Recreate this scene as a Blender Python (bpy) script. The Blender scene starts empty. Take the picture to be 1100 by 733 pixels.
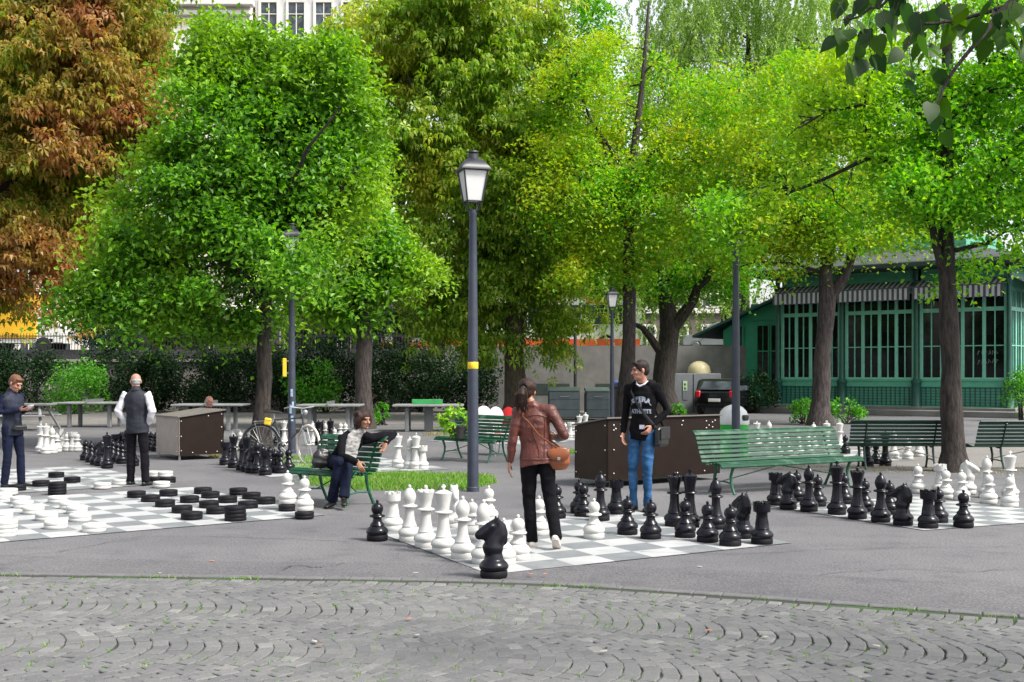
import bpy, math, random
import numpy as np
from mathutils import Vector, Matrix, noise as mnoise
R = math.radians
random.seed(7); rng = np.random.default_rng(11)
scene = bpy.context.scene
COL = scene.collection
# camera model (pixels of the 1100x733 photograph): focal length in px, eye height, horizon row
F, HC, YH = 1250.0, 1.70, 402.0
def G(px, py):
    d = F*HC/(py-YH)
    return Vector(((px-550)*d/F, d, 0.0))
def W(px, py, d):
    return Vector(((px-550)*d/F, d, HC-(py-YH)*d/F))

def lin(r, g, b):
    f = lambda c: ((c/255+.055)/1.055)**2.4 if c > 10 else c/255/12.92
    return (f(r), f(g), f(b), 1)

# ------------------------------------------------------------------ mesh builder
class MB:
    def __init__(s): s.v=[]; s.f=[]; s.m=[]; s.sm=[]
    def add(s, vs, fs, mi=0, smooth=False):
        o = len(s.v); s.v += [tuple(v) for v in vs]
        for f in fs:
            s.f.append(tuple(i+o for i in f)); s.m.append(mi); s.sm.append(smooth)
        return s
    def box(s, c, size, rot=None, mi=0, ch=0.0):
        hx, hy, hz = size[0]/2, size[1]/2, size[2]/2
        c = Vector(c)
        if ch <= 0 or ch >= min(hx,hy,hz):
            vs = [Vector((x*hx,y*hy,z*hz)) for x in (-1,1) for y in (-1,1) for z in (-1,1)]
            fs = [(0,1,3,2),(4,6,7,5),(0,4,5,1),(2,3,7,6),(0,2,6,4),(1,5,7,3)]
        else:
            vs=[]; idx={}
            for x in (-1,1):
                for y in (-1,1):
                    for z in (-1,1):
                        for k in range(3):
                            p=[x*(hx-ch),y*(hy-ch),z*(hz-ch)]
                            p[k]=(x*hx,y*hy,z*hz)[k]
                            idx[(x,y,z,k)]=len(vs); vs.append(Vector(p))
            fs=[]
            for k in range(3):
                a,b=(k+1)%3,(k+2)%3
                for sg in (-1,1):
                    q=[]
                    for (ua,ub) in ((-1,-1),(1,-1),(1,1),(-1,1)):
                        t=[0,0,0]; t[k]=sg; t[a]=ua; t[b]=ub
                        q.append(idx[(t[0],t[1],t[2],k)])
                    fs.append(tuple(q) if sg>0 else tuple(reversed(q)))
                for ua in (-1,1):
                    for ub in (-1,1):
                        t0=[0,0,0]; t1=[0,0,0]
                        t0[k]=-1; t1[k]=1
                        for t in (t0,t1): t[a]=ua; t[b]=ub
                        q=(idx[(*t0,a)],idx[(*t1,a)],idx[(*t1,b)],idx[(*t0,b)])
                        fs.append(q if ua*ub<0 else tuple(reversed(q)))
            for x in (-1,1):
                for y in (-1,1):
                    for z in (-1,1):
                        q=(idx[(x,y,z,0)],idx[(x,y,z,1)],idx[(x,y,z,2)])
                        fs.append(q if x*y*z>0 else tuple(reversed(q)))
        if rot is not None: vs=[rot@v for v in vs]
        return s.add([c+v for v in vs], fs, mi)
    def lathe(s, prof, n=20, c=(0,0,0), mi=0, smooth=True, rot=None):
        c=Vector(c); vs=[]; fs=[]; rings=[]
        for r,z in prof:
            if r<=1e-6: rings.append([len(vs)]); vs.append(Vector((0,0,z)))
            else:
                rings.append(list(range(len(vs),len(vs)+n)))
                vs += [Vector((r*math.cos(2*math.pi*k/n), r*math.sin(2*math.pi*k/n), z)) for k in range(n)]
        for a,b in zip(rings,rings[1:]):
            for k in range(n):
                k2=(k+1)%n
                if len(a)==1 and len(b)==1: continue
                if len(a)==1: fs.append((a[0],b[k2],b[k]))
                elif len(b)==1: fs.append((a[k],a[k2],b[0]))
                else: fs.append((a[k],a[k2],b[k2],b[k]))
        if rot is not None: vs=[rot@v for v in vs]
        return s.add([c+v for v in vs], fs, mi, smooth)
    def tube(s, pts, rads, n=8, mi=0, smooth=True, side=None, cap=True, round_cap=False):
        pts=[Vector(p) for p in pts]
        rads=[(r,r) if not isinstance(r,(tuple,list)) else tuple(r) for r in (rads if isinstance(rads,(list,tuple)) else [rads]*len(pts))]
        if round_cap:
            t0=(pts[0]-pts[1]).normalized(); t1=(pts[-1]-pts[-2]).normalized()
            a,b=rads[0],rads[-1]; m0=min(a); m1=min(b)
            pts=[pts[0]+t0*m0*.9,pts[0]+t0*m0*.6]+pts+[pts[-1]+t1*m1*.6,pts[-1]+t1*m1*.9]
            rads=[(a[0]*.4,a[1]*.4),(a[0]*.8,a[1]*.8)]+rads+[(b[0]*.8,b[1]*.8),(b[0]*.4,b[1]*.4)]
        N=len(pts); vs=[]; fs=[]
        u=None
        for i in range(N):
            t=(pts[min(i+1,N-1)]-pts[max(i-1,0)])
            if t.length<1e-9: t=Vector((0,0,1))
            t.normalize()
            if u is None:
                u=Vector(side) if side is not None else (Vector((1,0,0)) if abs(t.x)<.8 else Vector((0,1,0)))
            ref=Vector(side) if side is not None else u
            u=ref-t*ref.dot(t)
            if u.length<1e-4: u=Vector((0,1,0))-t*t.y
            u.normalize(); w=t.cross(u)
            a,b=rads[i]
            for k in range(n):
                th=2*math.pi*k/n
                vs.append(pts[i]+u*a*math.cos(th)+w*b*math.sin(th))
        for i in range(N-1):
            for k in range(n):
                k2=(k+1)%n
                fs.append((i*n+k,i*n+k2,(i+1)*n+k2,(i+1)*n+k))
        if cap:
            fs.append(tuple(reversed(range(n)))); fs.append(tuple(range((N-1)*n,N*n)))
        return s.add(vs,fs,mi,smooth)
    def ell(s, c, r, nu=14, nv=9, mi=0, rot=None):
        if not isinstance(r,(tuple,list,Vector)): r=(r,r,r)
        c=Vector(c); vs=[Vector((0,0,-r[2]))]; fs=[]
        for j in range(1,nv):
            ph=-math.pi/2+math.pi*j/nv
            for k in range(nu):
                th=2*math.pi*k/nu
                vs.append(Vector((r[0]*math.cos(ph)*math.cos(th),r[1]*math.cos(ph)*math.sin(th),r[2]*math.sin(ph))))
        vs.append(Vector((0,0,r[2]))); top=len(vs)-1
        for k in range(nu):
            k2=(k+1)%nu
            fs.append((0,1+k2,1+k)); fs.append((top,1+(nv-2)*nu+k,1+(nv-2)*nu+k2))
            for j in range(nv-2):
                fs.append((1+j*nu+k,1+j*nu+k2,1+(j+1)*nu+k2,1+(j+1)*nu+k))
        if rot is not None: vs=[rot@v for v in vs]
        return s.add([c+v for v in vs],fs,mi,True)
    def prism(s, poly, vec, mi=0):
        poly=[Vector(p) for p in poly]; n=len(poly); vec=Vector(vec)
        vs=poly+[p+vec for p in poly]
        nrm=Vector((0,0,0))
        for i in range(n): nrm+=poly[i].cross(poly[(i+1)%n])
        flip = nrm.dot(vec)>0
        fs=[]
        a=tuple(range(n)); b=tuple(range(n,2*n))
        fs.append(tuple(reversed(a)) if flip else a); fs.append(b if flip else tuple(reversed(b)))
        for i in range(n):
            j=(i+1)%n
            q=(i,j,n+j,n+i); fs.append(q if flip else tuple(reversed(q)))
        return s.add(vs,fs,mi)
    def quad(s,a,b,c,d,mi=0): return s.add([a,b,c,d],[(0,1,2,3)],mi)
    def mesh(s,name,mats):
        me=bpy.data.meshes.new(name)
        me.from_pydata(s.v,[],s.f)
        for m in (mats if isinstance(mats,(list,tuple)) else [mats]): me.materials.append(m)
        me.polygons.foreach_set('material_index',s.m)
        me.polygons.foreach_set('use_smooth',s.sm)
        me.update()
        if any(s.sm): me.set_sharp_from_angle(angle=R(42))
        return me
    def build(s,name,mats,parent=None):
        return link(name,s.mesh(name,mats),parent)

def link(name,data,parent=None):
    o=bpy.data.objects.new(name,data); COL.objects.link(o)
    if parent is not None: o.parent=parent
    return o
def tag(o,label=None,cat=None,group=None,kind=None):
    if label:
        o['label']=label
        n=len(label.split())
        if n>16 or n<4: print('LABEL LEN',n,label)
    if cat: o['category']=cat
    if group: o['group']=group
    if kind: o['kind']=kind
    return o
def thing(name,label,cat,loc=(0,0,0),rz=0.0,group=None):
    o=bpy.data.objects.new(name,None); COL.objects.link(o)
    o.empty_display_size=.1; o.location=loc; o.rotation_euler=(0,0,rz)
    return tag(o,label,cat,group)
def dup(root,loc,rz,label=None,group=None,scale=None):
    r=root.copy(); COL.objects.link(r); r.location=loc; r.rotation_euler=(0,0,rz)
    if scale: r.scale=(scale,)*3
    if label: r['label']=label
    if group: r['group']=group
    for ch in list(root.children):
        c=ch.copy(); COL.objects.link(c); c.parent=r
        for g in list(ch.children):
            d=g.copy(); COL.objects.link(d); d.parent=c
    return r
ORD=['first','second','third','fourth','fifth','sixth','seventh','eighth','ninth','tenth','eleventh','twelfth','thirteenth','fourteenth','fifteenth','sixteenth']

def fast_mesh(name,V,loops,sizes,mats,smooth=False,mi=None):
    me=bpy.data.meshes.new(name)
    V=np.ascontiguousarray(V,dtype=np.float32); loops=np.ascontiguousarray(loops,dtype=np.int32)
    me.vertices.add(len(V)); me.vertices.foreach_set('co',V.ravel())
    me.loops.add(len(loops)); me.loops.foreach_set('vertex_index',loops)
    sizes=np.asarray(sizes,dtype=np.int32); st=np.concatenate([[0],np.cumsum(sizes)[:-1]]).astype(np.int32)
    me.polygons.add(len(sizes)); me.polygons.foreach_set('loop_start',st); me.polygons.foreach_set('loop_total',sizes)
    for m in (mats if isinstance(mats,(list,tuple)) else [mats]): me.materials.append(m)
    if mi is not None: me.polygons.foreach_set('material_index',np.asarray(mi,dtype=np.int32))
    me.polygons.foreach_set('use_smooth',np.full(len(sizes),smooth))
    me.update(calc_edges=True); me.validate()
    return me

def remeshed(mb,name,mats,voxel,parent=None,smooth=3,fold=0.0,ffreq=9.0,fdir=(1,1,.35)):
    me=mb.mesh(name,mats); o=bpy.data.objects.new(name,me); COL.objects.link(o)
    md=o.modifiers.new('r','REMESH'); md.mode='VOXEL'; md.voxel_size=voxel; md.use_smooth_shade=True
    if smooth:
        m2=o.modifiers.new('s','SMOOTH'); m2.factor=.5; m2.iterations=smooth
    dg=bpy.context.evaluated_depsgraph_get(); ev=o.evaluated_get(dg)
    nm=bpy.data.meshes.new_from_object(ev)
    bpy.data.objects.remove(o); bpy.data.meshes.remove(me)
    nm.name=name
    nm.materials.clear()
    for m in (mats if isinstance(mats,(list,tuple)) else [mats]): nm.materials.append(m)
    if fold>0:
        ofs=Vector((random.random()*50,random.random()*50,random.random()*50))
        fd=Vector(fdir)
        cos=[v.co.copy() for v in nm.vertices]; nrs=[v.normal.copy() for v in nm.vertices]
        for v,c,nr in zip(nm.vertices,cos,nrs):
            p=Vector((c.x*fd.x,c.y*fd.y,c.z*fd.z))*ffreq+ofs
            a=mnoise.noise(p); b=mnoise.noise(p*2.3)
            q=Vector((c.x*.6+c.z*.5,c.y*.6,c.z*1.5))*ffreq+ofs*1.7
            e=1-abs(mnoise.noise(q))*2
            v.co=c+nr*fold*(a*.9+b*.4+e*.55-.3)
    nm.polygons.foreach_set('use_smooth',[True]*len(nm.polygons))
    nm.update()
    return link(name,nm,parent)
# ------------------------------------------------------------------ materials
def newmat(name):
    m=bpy.data.materials.new(name); m.use_nodes=True
    nt=m.node_tree; nt.nodes.clear()
    out=nt.nodes.new('ShaderNodeOutputMaterial')
    return m,nt,out
def N(nt,t,**kw):
    n=nt.nodes.new(t)
    for k,v in kw.items(): setattr(n,k,v)
    return n
def ramp(nt,fac,stops,interp='LINEAR'):
    n=N(nt,'ShaderNodeValToRGB'); cr=n.color_ramp; cr.interpolation=interp
    while len(cr.elements)<len(stops): cr.elements.new(.5)
    for e,(p,c) in zip(cr.elements,stops): e.position=p; e.color=c if len(c)==4 else (*c,1)
    nt.links.new(fac,n.inputs[0]); return n.outputs[0]
def noise(nt,scale,detail=3,rough=.55,vec=None,stretch=None):
    tc=N(nt,'ShaderNodeTexCoord'); v=tc.outputs['Object']
    if stretch:
        mp=N(nt,'ShaderNodeMapping'); mp.inputs['Scale'].default_value=stretch; nt.links.new(v,mp.inputs[0]); v=mp.outputs[0]
    n=N(nt,'ShaderNodeTexNoise'); n.inputs['Scale'].default_value=scale; n.inputs['Detail'].default_value=detail; n.inputs['Roughness'].default_value=rough
    nt.links.new(v,n.inputs['Vector']); return n.outputs['Fac']
def mixc(nt,fac,a,b,mode='MIX'):
    n=N(nt,'ShaderNodeMix',data_type='RGBA',blend_type=mode)
    if hasattr(fac,'type'): nt.links.new(fac,n.inputs[0])
    else: n.inputs[0].default_value=fac
    for s,i in ((a,6),(b,7)):
        if hasattr(s,'type'): nt.links.new(s,n.inputs[i])
        else: n.inputs[i].default_value=s if len(s)==4 else (*s,1)
    return n.outputs[2]
def sc(c,k): return (c[0]*k,c[1]*k,c[2]*k,1)
def mat(name,col,rough=.6,var=.25,vscale=6,bump=0,bscale=60,metal=0,spec=.5,stretch=None,coat=0,dirt=None):
    """Principled colour with a fine and a coarse noise of the thing's own colour."""
    m,nt,out=newmat(name); p=N(nt,'ShaderNodeBsdfPrincipled'); nt.links.new(p.outputs[0],out.inputs[0])
    n1=noise(nt,vscale,4,.6,stretch=stretch)
    c=ramp(nt,n1,[(.3,sc(col,1-var)),(.7,sc(col,1+var*.7))])
    if dirt:
        n2=noise(nt,vscale*.45,5,.7)
        f=ramp(nt,n2,[(.52,(0,0,0)),(.72,(dirt[1],)*3)])
        c=mixc(nt,f,c,dirt[0])
    nt.links.new(c,p.inputs['Base Color'])
    p.inputs['Roughness'].default_value=rough; p.inputs['Metallic'].default_value=metal
    p.inputs['Specular IOR Level'].default_value=spec
    if coat: p.inputs['Coat Weight'].default_value=coat
    if bump:
        n3=noise(nt,bscale,3,.6,stretch=stretch)
        b=N(nt,'ShaderNodeBump'); b.inputs['Strength'].default_value=bump; b.inputs['Distance'].default_value=.02
        nt.links.new(n3,b.inputs['Height']); nt.links.new(b.outputs[0],p.inputs['Normal'])
    return m
def leafmat(name,cols,patch=None,pscale=.35,trans=.48,rough=.42,spec=.3,pshift=(.48,.62)):
    m,nt,out=newmat(name)
    g=N(nt,'ShaderNodeNewGeometry')
    k=len(cols)
    c=ramp(nt,g.outputs['Random Per Island'],[(i/max(k-1,1),x) for i,x in enumerate(cols)])
    if patch:
        c2=ramp(nt,g.outputs['Random Per Island'],[(i/max(len(patch)-1,1),x) for i,x in enumerate(patch)])
        nz=noise(nt,pscale,3,.6)
        c=mixc(nt,ramp(nt,nz,[(pshift[0],(0,0,0)),(pshift[1],(1,1,1))]),c,c2)
    p=N(nt,'ShaderNodeBsdfPrincipled'); nt.links.new(c,p.inputs['Base Color']); p.inputs['Roughness'].default_value=rough
    p.inputs['Specular IOR Level'].default_value=spec
    t=N(nt,'ShaderNodeBsdfTranslucent')
    hs=N(nt,'ShaderNodeHueSaturation'); hs.inputs['Saturation'].default_value=1.1; hs.inputs['Value'].default_value=1.55
    nt.links.new(c,hs.inputs['Color']); nt.links.new(hs.outputs[0],t.inputs['Color'])
    mx=N(nt,'ShaderNodeMixShader'); mx.inputs[0].default_value=trans
    nt.links.new(p.outputs[0],mx.inputs[1]); nt.links.new(t.outputs[0],mx.inputs[2]); nt.links.new(mx.outputs[0],out.inputs[0])
    return m
def barkmat(name,c1,c2,moss=None):
    m,nt,out=newmat(name); p=N(nt,'ShaderNodeBsdfPrincipled'); nt.links.new(p.outputs[0],out.inputs[0])
    n1=noise(nt,4.2,6,.75,stretch=(4,4,.8)); c=ramp(nt,n1,[(.40,c1),(.60,c2)])
    if moss: c=mixc(nt,ramp(nt,noise(nt,2.2,5,.7),[(.5,(0,0,0)),(.7,(.75,)*3)]),c,moss)
    nt.links.new(c,p.inputs['Base Color']); p.inputs['Roughness'].default_value=.9
    b=N(nt,'ShaderNodeBump'); b.inputs['Strength'].default_value=.9; b.inputs['Distance'].default_value=.06
    nt.links.new(n1,b.inputs['Height']); nt.links.new(b.outputs[0],p.inputs['Normal'])
    return m
def glassmat(name,tint=(.02,.03,.03)):
    m,nt,out=newmat(name); p=N(nt,'ShaderNodeBsdfPrincipled'); nt.links.new(p.outputs[0],out.inputs[0])
    nz=noise(nt,1.4,4,.65); nt.links.new(ramp(nt,nz,[(.4,sc(tint,.6)),(.62,sc(tint,1.6)),(.75,sc(tint,3.2))]),p.inputs['Base Color'])
    p.inputs['Roughness'].default_value=.06; p.inputs['Specular IOR Level'].default_value=.3
    return m

M={}
# ground
def asphalt(name,c,mul=1.0):
    m,nt,out=newmat(name); p=N(nt,'ShaderNodeBsdfPrincipled'); nt.links.new(p.outputs[0],out.inputs[0])
    a=noise(nt,48,4,.75); b=noise(nt,.35,5,.6); d=noise(nt,1.7,6,.72)
    col=ramp(nt,a,[(.32,sc(c,.5)),(.5,sc(c,1)),(.68,sc(c,1.7))])
    col=mixc(nt,1,col,ramp(nt,b,[(.3,(.80,.80,.82)),(.7,(1.16,1.15,1.11))]),'MULTIPLY')
    col=mixc(nt,1,col,ramp(nt,d,[(.30,(.72,.72,.74)),(.46,(1,1,1)),(.72,(1.12,1.11,1.09))]),'MULTIPLY')
    nt.links.new(col,p.inputs['Base Color']); p.inputs['Roughness'].default_value=.85; p.inputs['Specular IOR Level'].default_value=.3
    bp=N(nt,'ShaderNodeBump'); bp.inputs['Strength'].default_value=.5; bp.inputs['Distance'].default_value=.01
    nt.links.new(a,bp.inputs['Height']); nt.links.new(bp.outputs[0],p.inputs['Normal'])
    return m
M['asphalt']=asphalt('asphalt',(0.1094,0.1076,0.1149))
M['asphalt2']=asphalt('asphalt_patch',(0.0964,0.0945,0.1010))
M['gravel']=asphalt('gravel',(0.1596,0.1520,0.1444))
def cobble():
    m,nt,out=newmat('cobble'); p=N(nt,'ShaderNodeBsdfPrincipled'); nt.links.new(p.outputs[0],out.inputs[0])
    g=N(nt,'ShaderNodeNewGeometry')
    c=ramp(nt,g.outputs['Random Per Island'],[(0,(.098,.098,.100)),(.5,(.118,.118,.119)),(.95,(.136,.135,.133)),(1,(.175,.173,.168))])
    a=noise(nt,60,4,.7); c=mixc(nt,1,c,ramp(nt,a,[(.3,(.75,.75,.75)),(.7,(1.2,1.2,1.2))]),'MULTIPLY')
    b=noise(nt,.8,4,.6); c=mixc(nt,1,c,ramp(nt,b,[(.3,(.86,.86,.87)),(.7,(1.1,1.1,1.08))]),'MULTIPLY')
    nt.links.new(c,p.inputs['Base Color']); p.inputs['Roughness'].default_value=.75
    bp=N(nt,'ShaderNodeBump'); bp.inputs['Strength'].default_value=.5; bp.inputs['Distance'].default_value=.008
    nt.links.new(noise(nt,35,4,.7),bp.inputs['Height']); nt.links.new(bp.outputs[0],p.inputs['Normal'])
    return m
M['cobble']=cobble()
def joint():
    m,nt,out=newmat('joint_soil'); p=N(nt,'ShaderNodeBsdfPrincipled'); nt.links.new(p.outputs[0],out.inputs[0])
    c=ramp(nt,noise(nt,1.1,5,.7),[(.36,(.026,.025,.023)),(.50,(.028,.038,.018)),(.64,(.030,.075,.014))])
    nt.links.new(c,p.inputs['Base Color']); p.inputs['Roughness'].default_value=1
    return m
M['joint']=joint()
M['kerb']=mat('kerb_granite',(0.1092,0.1083,0.1092),.8,.2,9,.3,50)
M['tile_white']=mat('board_white_paint',(0.3496,0.3572,0.3572),.6,.13,3,.15,90,dirt=((.27,.27,.27,1),.8))
M['tile_grey']=mat('board_grey_paint',(0.1444,0.1558,0.1634),.7,.16,3,.15,90,dirt=((.26,.262,.265,1),.7))
M['grass']=leafmat('grass_blades',[(.06,.17,.012),(.10,.27,.02),(.17,.33,.04),(.25,.30,.08)],trans=.3)
M['straw']=leafmat('straw_blades',[(.22,.19,.07),(.32,.26,.11),(.12,.16,.04)],trans=.2)
# pieces
M['white_plastic']=mat('white_plastic',(0.4621,0.4585,0.4404),.42,.07,5,0,spec=.5,dirt=((.42,.40,.35,1),.55))
M['black_plastic']=mat('black_plastic',(.0045,.0045,.0085),.27,.3,6,.05,25,spec=.28)
M['black_matte']=mat('black_rubber',(.008,.0075,.010),.6,.3,7,.1,40,spec=.15)
# metals, benches
M['lamp_metal']=mat('lamp_blue_grey',(.030,.037,.058),.45,.25,7,.05,30)
M['lamp_black']=mat('lantern_black',(.018,.02,.026),.45,.2,8)
M['milk_glass']=mat('milk_glass',(0.5928,0.5928,0.5852),.35,.05,4)
M['yellow']=mat('yellow_paint',(.75,.50,.02),.5,.1,6)
M['bench_green']=mat('bench_green_paint',(0.0019,0.0448,0.0198),.42,.25,9,.1,40,stretch=(1,6,6),dirt=((.22,.34,.26,1),.35),spec=.3)
M['bench_shaded']=mat('bench_green_shaded',(.006,.045,.028),.45,.25,9,.1,40)  # bench green with the shade of the backlit benches mixed into the colour
M['iron_green']=mat('cast_iron_green',(.008,.085,.045),.45,.25,9)
M['iron_shaded']=mat('cast_iron_shaded',(.006,.03,.022),.45,.25,9)  # same green iron, darkened for the shade on the backlit benches
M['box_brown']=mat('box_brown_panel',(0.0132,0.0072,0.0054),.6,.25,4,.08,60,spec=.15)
M['box_lit_side']=mat('box_brown_lit_side',(0.0345,0.0210,0.0142),.6,.2,4,.08,60,spec=.2)  # same brown as the front panel, lightened for the light on this face
M['box_lid']=mat('box_lid',(.13,.115,.105),.35,.2,3)
M['box_pale']=mat('box_pale_panel',(.30,.25,.22),.5,.15,4)
M['screw']=mat('screw_head',(.6,.6,.58),.35,.1,8,metal=.6)
M['steel']=mat('steel',(.35,.36,.37),.35,.2,8,metal=.7)
M['concrete']=mat('concrete',(0.1596,0.1558,0.1482),.85,.28,1.3,.35,18,dirt=((.09,.085,.08,1),.6))
M['concrete_dark']=mat('concrete_dark',(0.0760,0.0760,0.0745),.85,.28,1.3,.3,18)
M['stone_pale']=mat('stone_pale',(0.2736,0.2584,0.2356),.85,.2,1.1,.25,14)
M['table_top']=mat('table_concrete',(0.1976,0.2014,0.2052),.7,.2,3,.15,25)
M['table_leg']=mat('table_leg_concrete',(0.1520,0.1558,0.1596),.8,.2,3,.15,25)
M['net_green']=mat('net_green',(.03,.27,.07),.5,.2,5)
M['bin_green']=mat('bin_green',(0.0205,0.4104,0.0462),.4,.12,5)
M['bin_white']=mat('bin_white',(0.6566,0.6566,0.6566),.35,.08,5)
M['dumpster']=mat('container_grey',(0.1140,0.1406,0.1520),.5,.18,3,.05,20,dirt=((.25,.27,.28,1),.4))
M['dumpster_lid']=mat('container_lid',(0.2052,0.2508,0.2508),.5,.15,3)
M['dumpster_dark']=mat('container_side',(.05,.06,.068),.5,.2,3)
# cafe
M['cafe_green']=mat('cafe_green',(0.0780,0.3250,0.2145),.5,.18,2.5,.05,30,dirt=((.09,.33,.23,1),.4))
M['cafe_frame']=mat('cafe_window_frame',(0.1595,0.4350,0.3190),.5,.15,4)
M['cafe_dark']=mat('cafe_dark_green',(.012,.075,.055),.45,.25,4)
M['cafe_annex']=mat('annex_green_lit',(0.0091,0.2280,0.1254),.5,.15,2.5)  # cafe green made more saturated, the light on the annex put into colour
M['cafe_lattice']=mat('cafe_lattice',(0.0715,0.2860,0.2080),.5,.15,6)
M['cafe_roof']=mat('cafe_roof',(.045,.05,.052),.7,.3,1.5,.2,10)
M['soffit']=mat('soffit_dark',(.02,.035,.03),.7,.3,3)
M['glass']=glassmat('dark_window',(.006,.008,.008))
def interior():
    m,nt,out=newmat('cafe_interior'); p=N(nt,'ShaderNodeBsdfPrincipled'); nt.links.new(p.outputs[0],out.inputs[0])
    nt.links.new(ramp(nt,noise(nt,2.3,5,.7),[(.4,(.006,.007,.006)),(.6,(.03,.02,.014)),(.75,(.09,.06,.04))]),p.inputs['Base Color'])
    return m
M['interior']=interior()
M['awn_dark']=mat('awning_grey',(.06,.06,.075),.8,.15,5)
M['awn_light']=mat('awning_white',(.42,.41,.43),.8,.1,5)
# buildings/vehicles
M['facade']=mat('facade_stone',(.66,.62,.55),.85,.1,.5,.1,6)
M['facade2']=mat('facade_grey',(.62,.61,.60),.85,.12,.5,.1,6)
M['facade_trim']=mat('facade_trim',(.70,.67,.61),.8,.08,.8)
M['facade_base']=mat('facade_base_brown',(0.1400,0.1155,0.1015),.85,.25,.6,.1,6)
M['slate']=mat('slate_roof',(.07,.075,.085),.6,.2,2)
M['win']=glassmat('facade_window',(.05,.06,.07))
M['bus_white']=mat('bus_white',(.70,.69,.66),.35,.06,1)
M['bus_red']=mat('bus_red_orange',(.75,.12,.04),.4,.08,1)
M['orange_sign']=mat('orange_sign',(.85,.16,.05),.5,.1,3)
M['van_yellow']=mat('van_yellow',(.85,.47,.015),.4,.07,1)
M['van_blue']=mat('van_blue',(.015,.05,.40),.4,.1,1)
M['car_black']=mat('car_black',(.004,.004,.006),.22,.2,3,coat=.15,spec=.3)
M['car_silver']=mat('car_silver',(.42,.45,.48),.25,.1,2,metal=.4)
M['tail_red']=mat('tail_light_red',(.55,.015,.03),.25,.1,5)
M['plate']=mat('number_plate',(.65,.65,.63),.4,.1,9)
M['tyre']=mat('tyre_rubber',(.018,.018,.018),.8,.2,10)
M['kiosk_grey']=mat('kiosk_grey',(.17,.18,.20),.5,.12,3)
M['dome_cream']=mat('dome_cream',(.66,.57,.34),.4,.08,3)
M['red_plastic']=mat('red_plastic',(.60,.015,.02),.35,.1,5)
M['pink_white']=mat('white_chair',(0.5320,0.5244,0.5244),.4,.06,5)
M['pot']=mat('black_pot',(.02,.02,.02),.6,.2,8)
M['rail']=mat('iron_railing',(.035,.037,.04),.55,.2,8)
# people
M['skin']=mat('skin',(0.3496,0.1824,0.1178),.5,.12,14,spec=.4)
M['skin_pink']=mat('skin_ruddy',(0.3952,0.1900,0.1368),.5,.12,14,spec=.4)
M['skin_tan']=mat('skin_tanned',(0.2888,0.1444,0.0874),.5,.12,14,spec=.4)
M['eye']=mat('eye_dark',(.02,.015,.012),.2,.1,30)
M['lip']=mat('lip',(.32,.09,.075),.5,.1,30)
M['hair_brown']=mat('hair_brown',(.024,.010,.006),.5,.4,45,.5,90,stretch=(1,1,.25),spec=.25)
M['hair_dark']=mat('hair_dark',(.018,.010,.008),.5,.4,45,.5,90,stretch=(1,1,.25),spec=.25)
M['hair_ginger']=mat('hair_ginger_brown',(.13,.05,.022),.55,.35,45,.5,90)
M['hair_grey']=mat('hair_grey',(0.2700,0.2580,0.2460),.7,.2,45,.4,90)
M['leather_red']=mat('leather_reddish_brown',(0.1026,0.0274,0.0198),.47,.4,7,.35,38,spec=.4)
M['leather_tan']=mat('leather_tan',(0.1938,0.0542,0.0160),.38,.2,9,.15,70)
M['leather_black']=mat('leather_black',(.014,.014,.015),.32,.3,8,.2,60)
M['cloth_black']=mat('cloth_black',(.0045,.0042,.006),.9,.35,11,.25,120,spec=.12)
M['cloth_ink']=mat('cloth_ink',(.0065,.0055,.008),.9,.35,9,.25,120,spec=.12)
M['navy']=mat('cloth_navy',(.010,.013,.032),.9,.3,9,.25,120,spec=.12)
M['navy_vest']=mat('quilted_navy',(.015,.018,.034),.65,.3,9,.25,60,spec=.25)
M['vest_grey']=mat('quilted_charcoal',(.017,.019,.027),.65,.3,9,.25,60,spec=.25)
M['denim']=mat('denim_blue',(0.0304,0.0950,0.2128),.85,.45,5,.25,150,dirt=((.16,.30,.50,1),.6),spec=.12)
M['denim_dark']=mat('denim_dark',(.008,.011,.027),.9,.3,7,.25,150,spec=.12)
M['shirt_white']=mat('shirt_white',(0.5320,0.5244,0.5624),.75,.06,7)
M['scarf']=mat('scarf_grey',(0.3192,0.3116,0.3040),.95,.35,28,.6,60)
M['shoe_black']=mat('shoe_black',(.012,.011,.011),.35,.2,9)
M['shoe_white']=mat('shoe_white',(.62,.55,.50),.5,.12,9)
M['print_white']=mat('print_white',(0.2232,0.2480,0.2976),.7,.1,40)
M['scrawl']=mat('faded_white',(.25,.25,.26),.7,.2,20)
M['label_white']=mat('label_white',(.70,.68,.80),.6,.05,40)
M['bike_frame']=mat('bike_frame_dark',(.03,.03,.035),.3,.2,8)
M['bike_cream']=mat('bike_tyre_cream',(.62,.55,.47),.6,.1,9)
M['bark']=barkmat('bark_grey_brown',(.015,.011,.009,1),(.072,.057,.047,1))
M['bark_dark']=barkmat('bark_dark',(.008,.006,.006,1),(.055,.042,.035,1))
M['bark_moss']=barkmat('bark_mossy',(.035,.026,.02,1),(.11,.085,.06,1),(.085,.085,.025,1))
M['bark_plum']=barkmat('bark_purple_grey',(.014,.010,.010,1),(.070,.055,.053,1),(.05,.042,.026,1))
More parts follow.
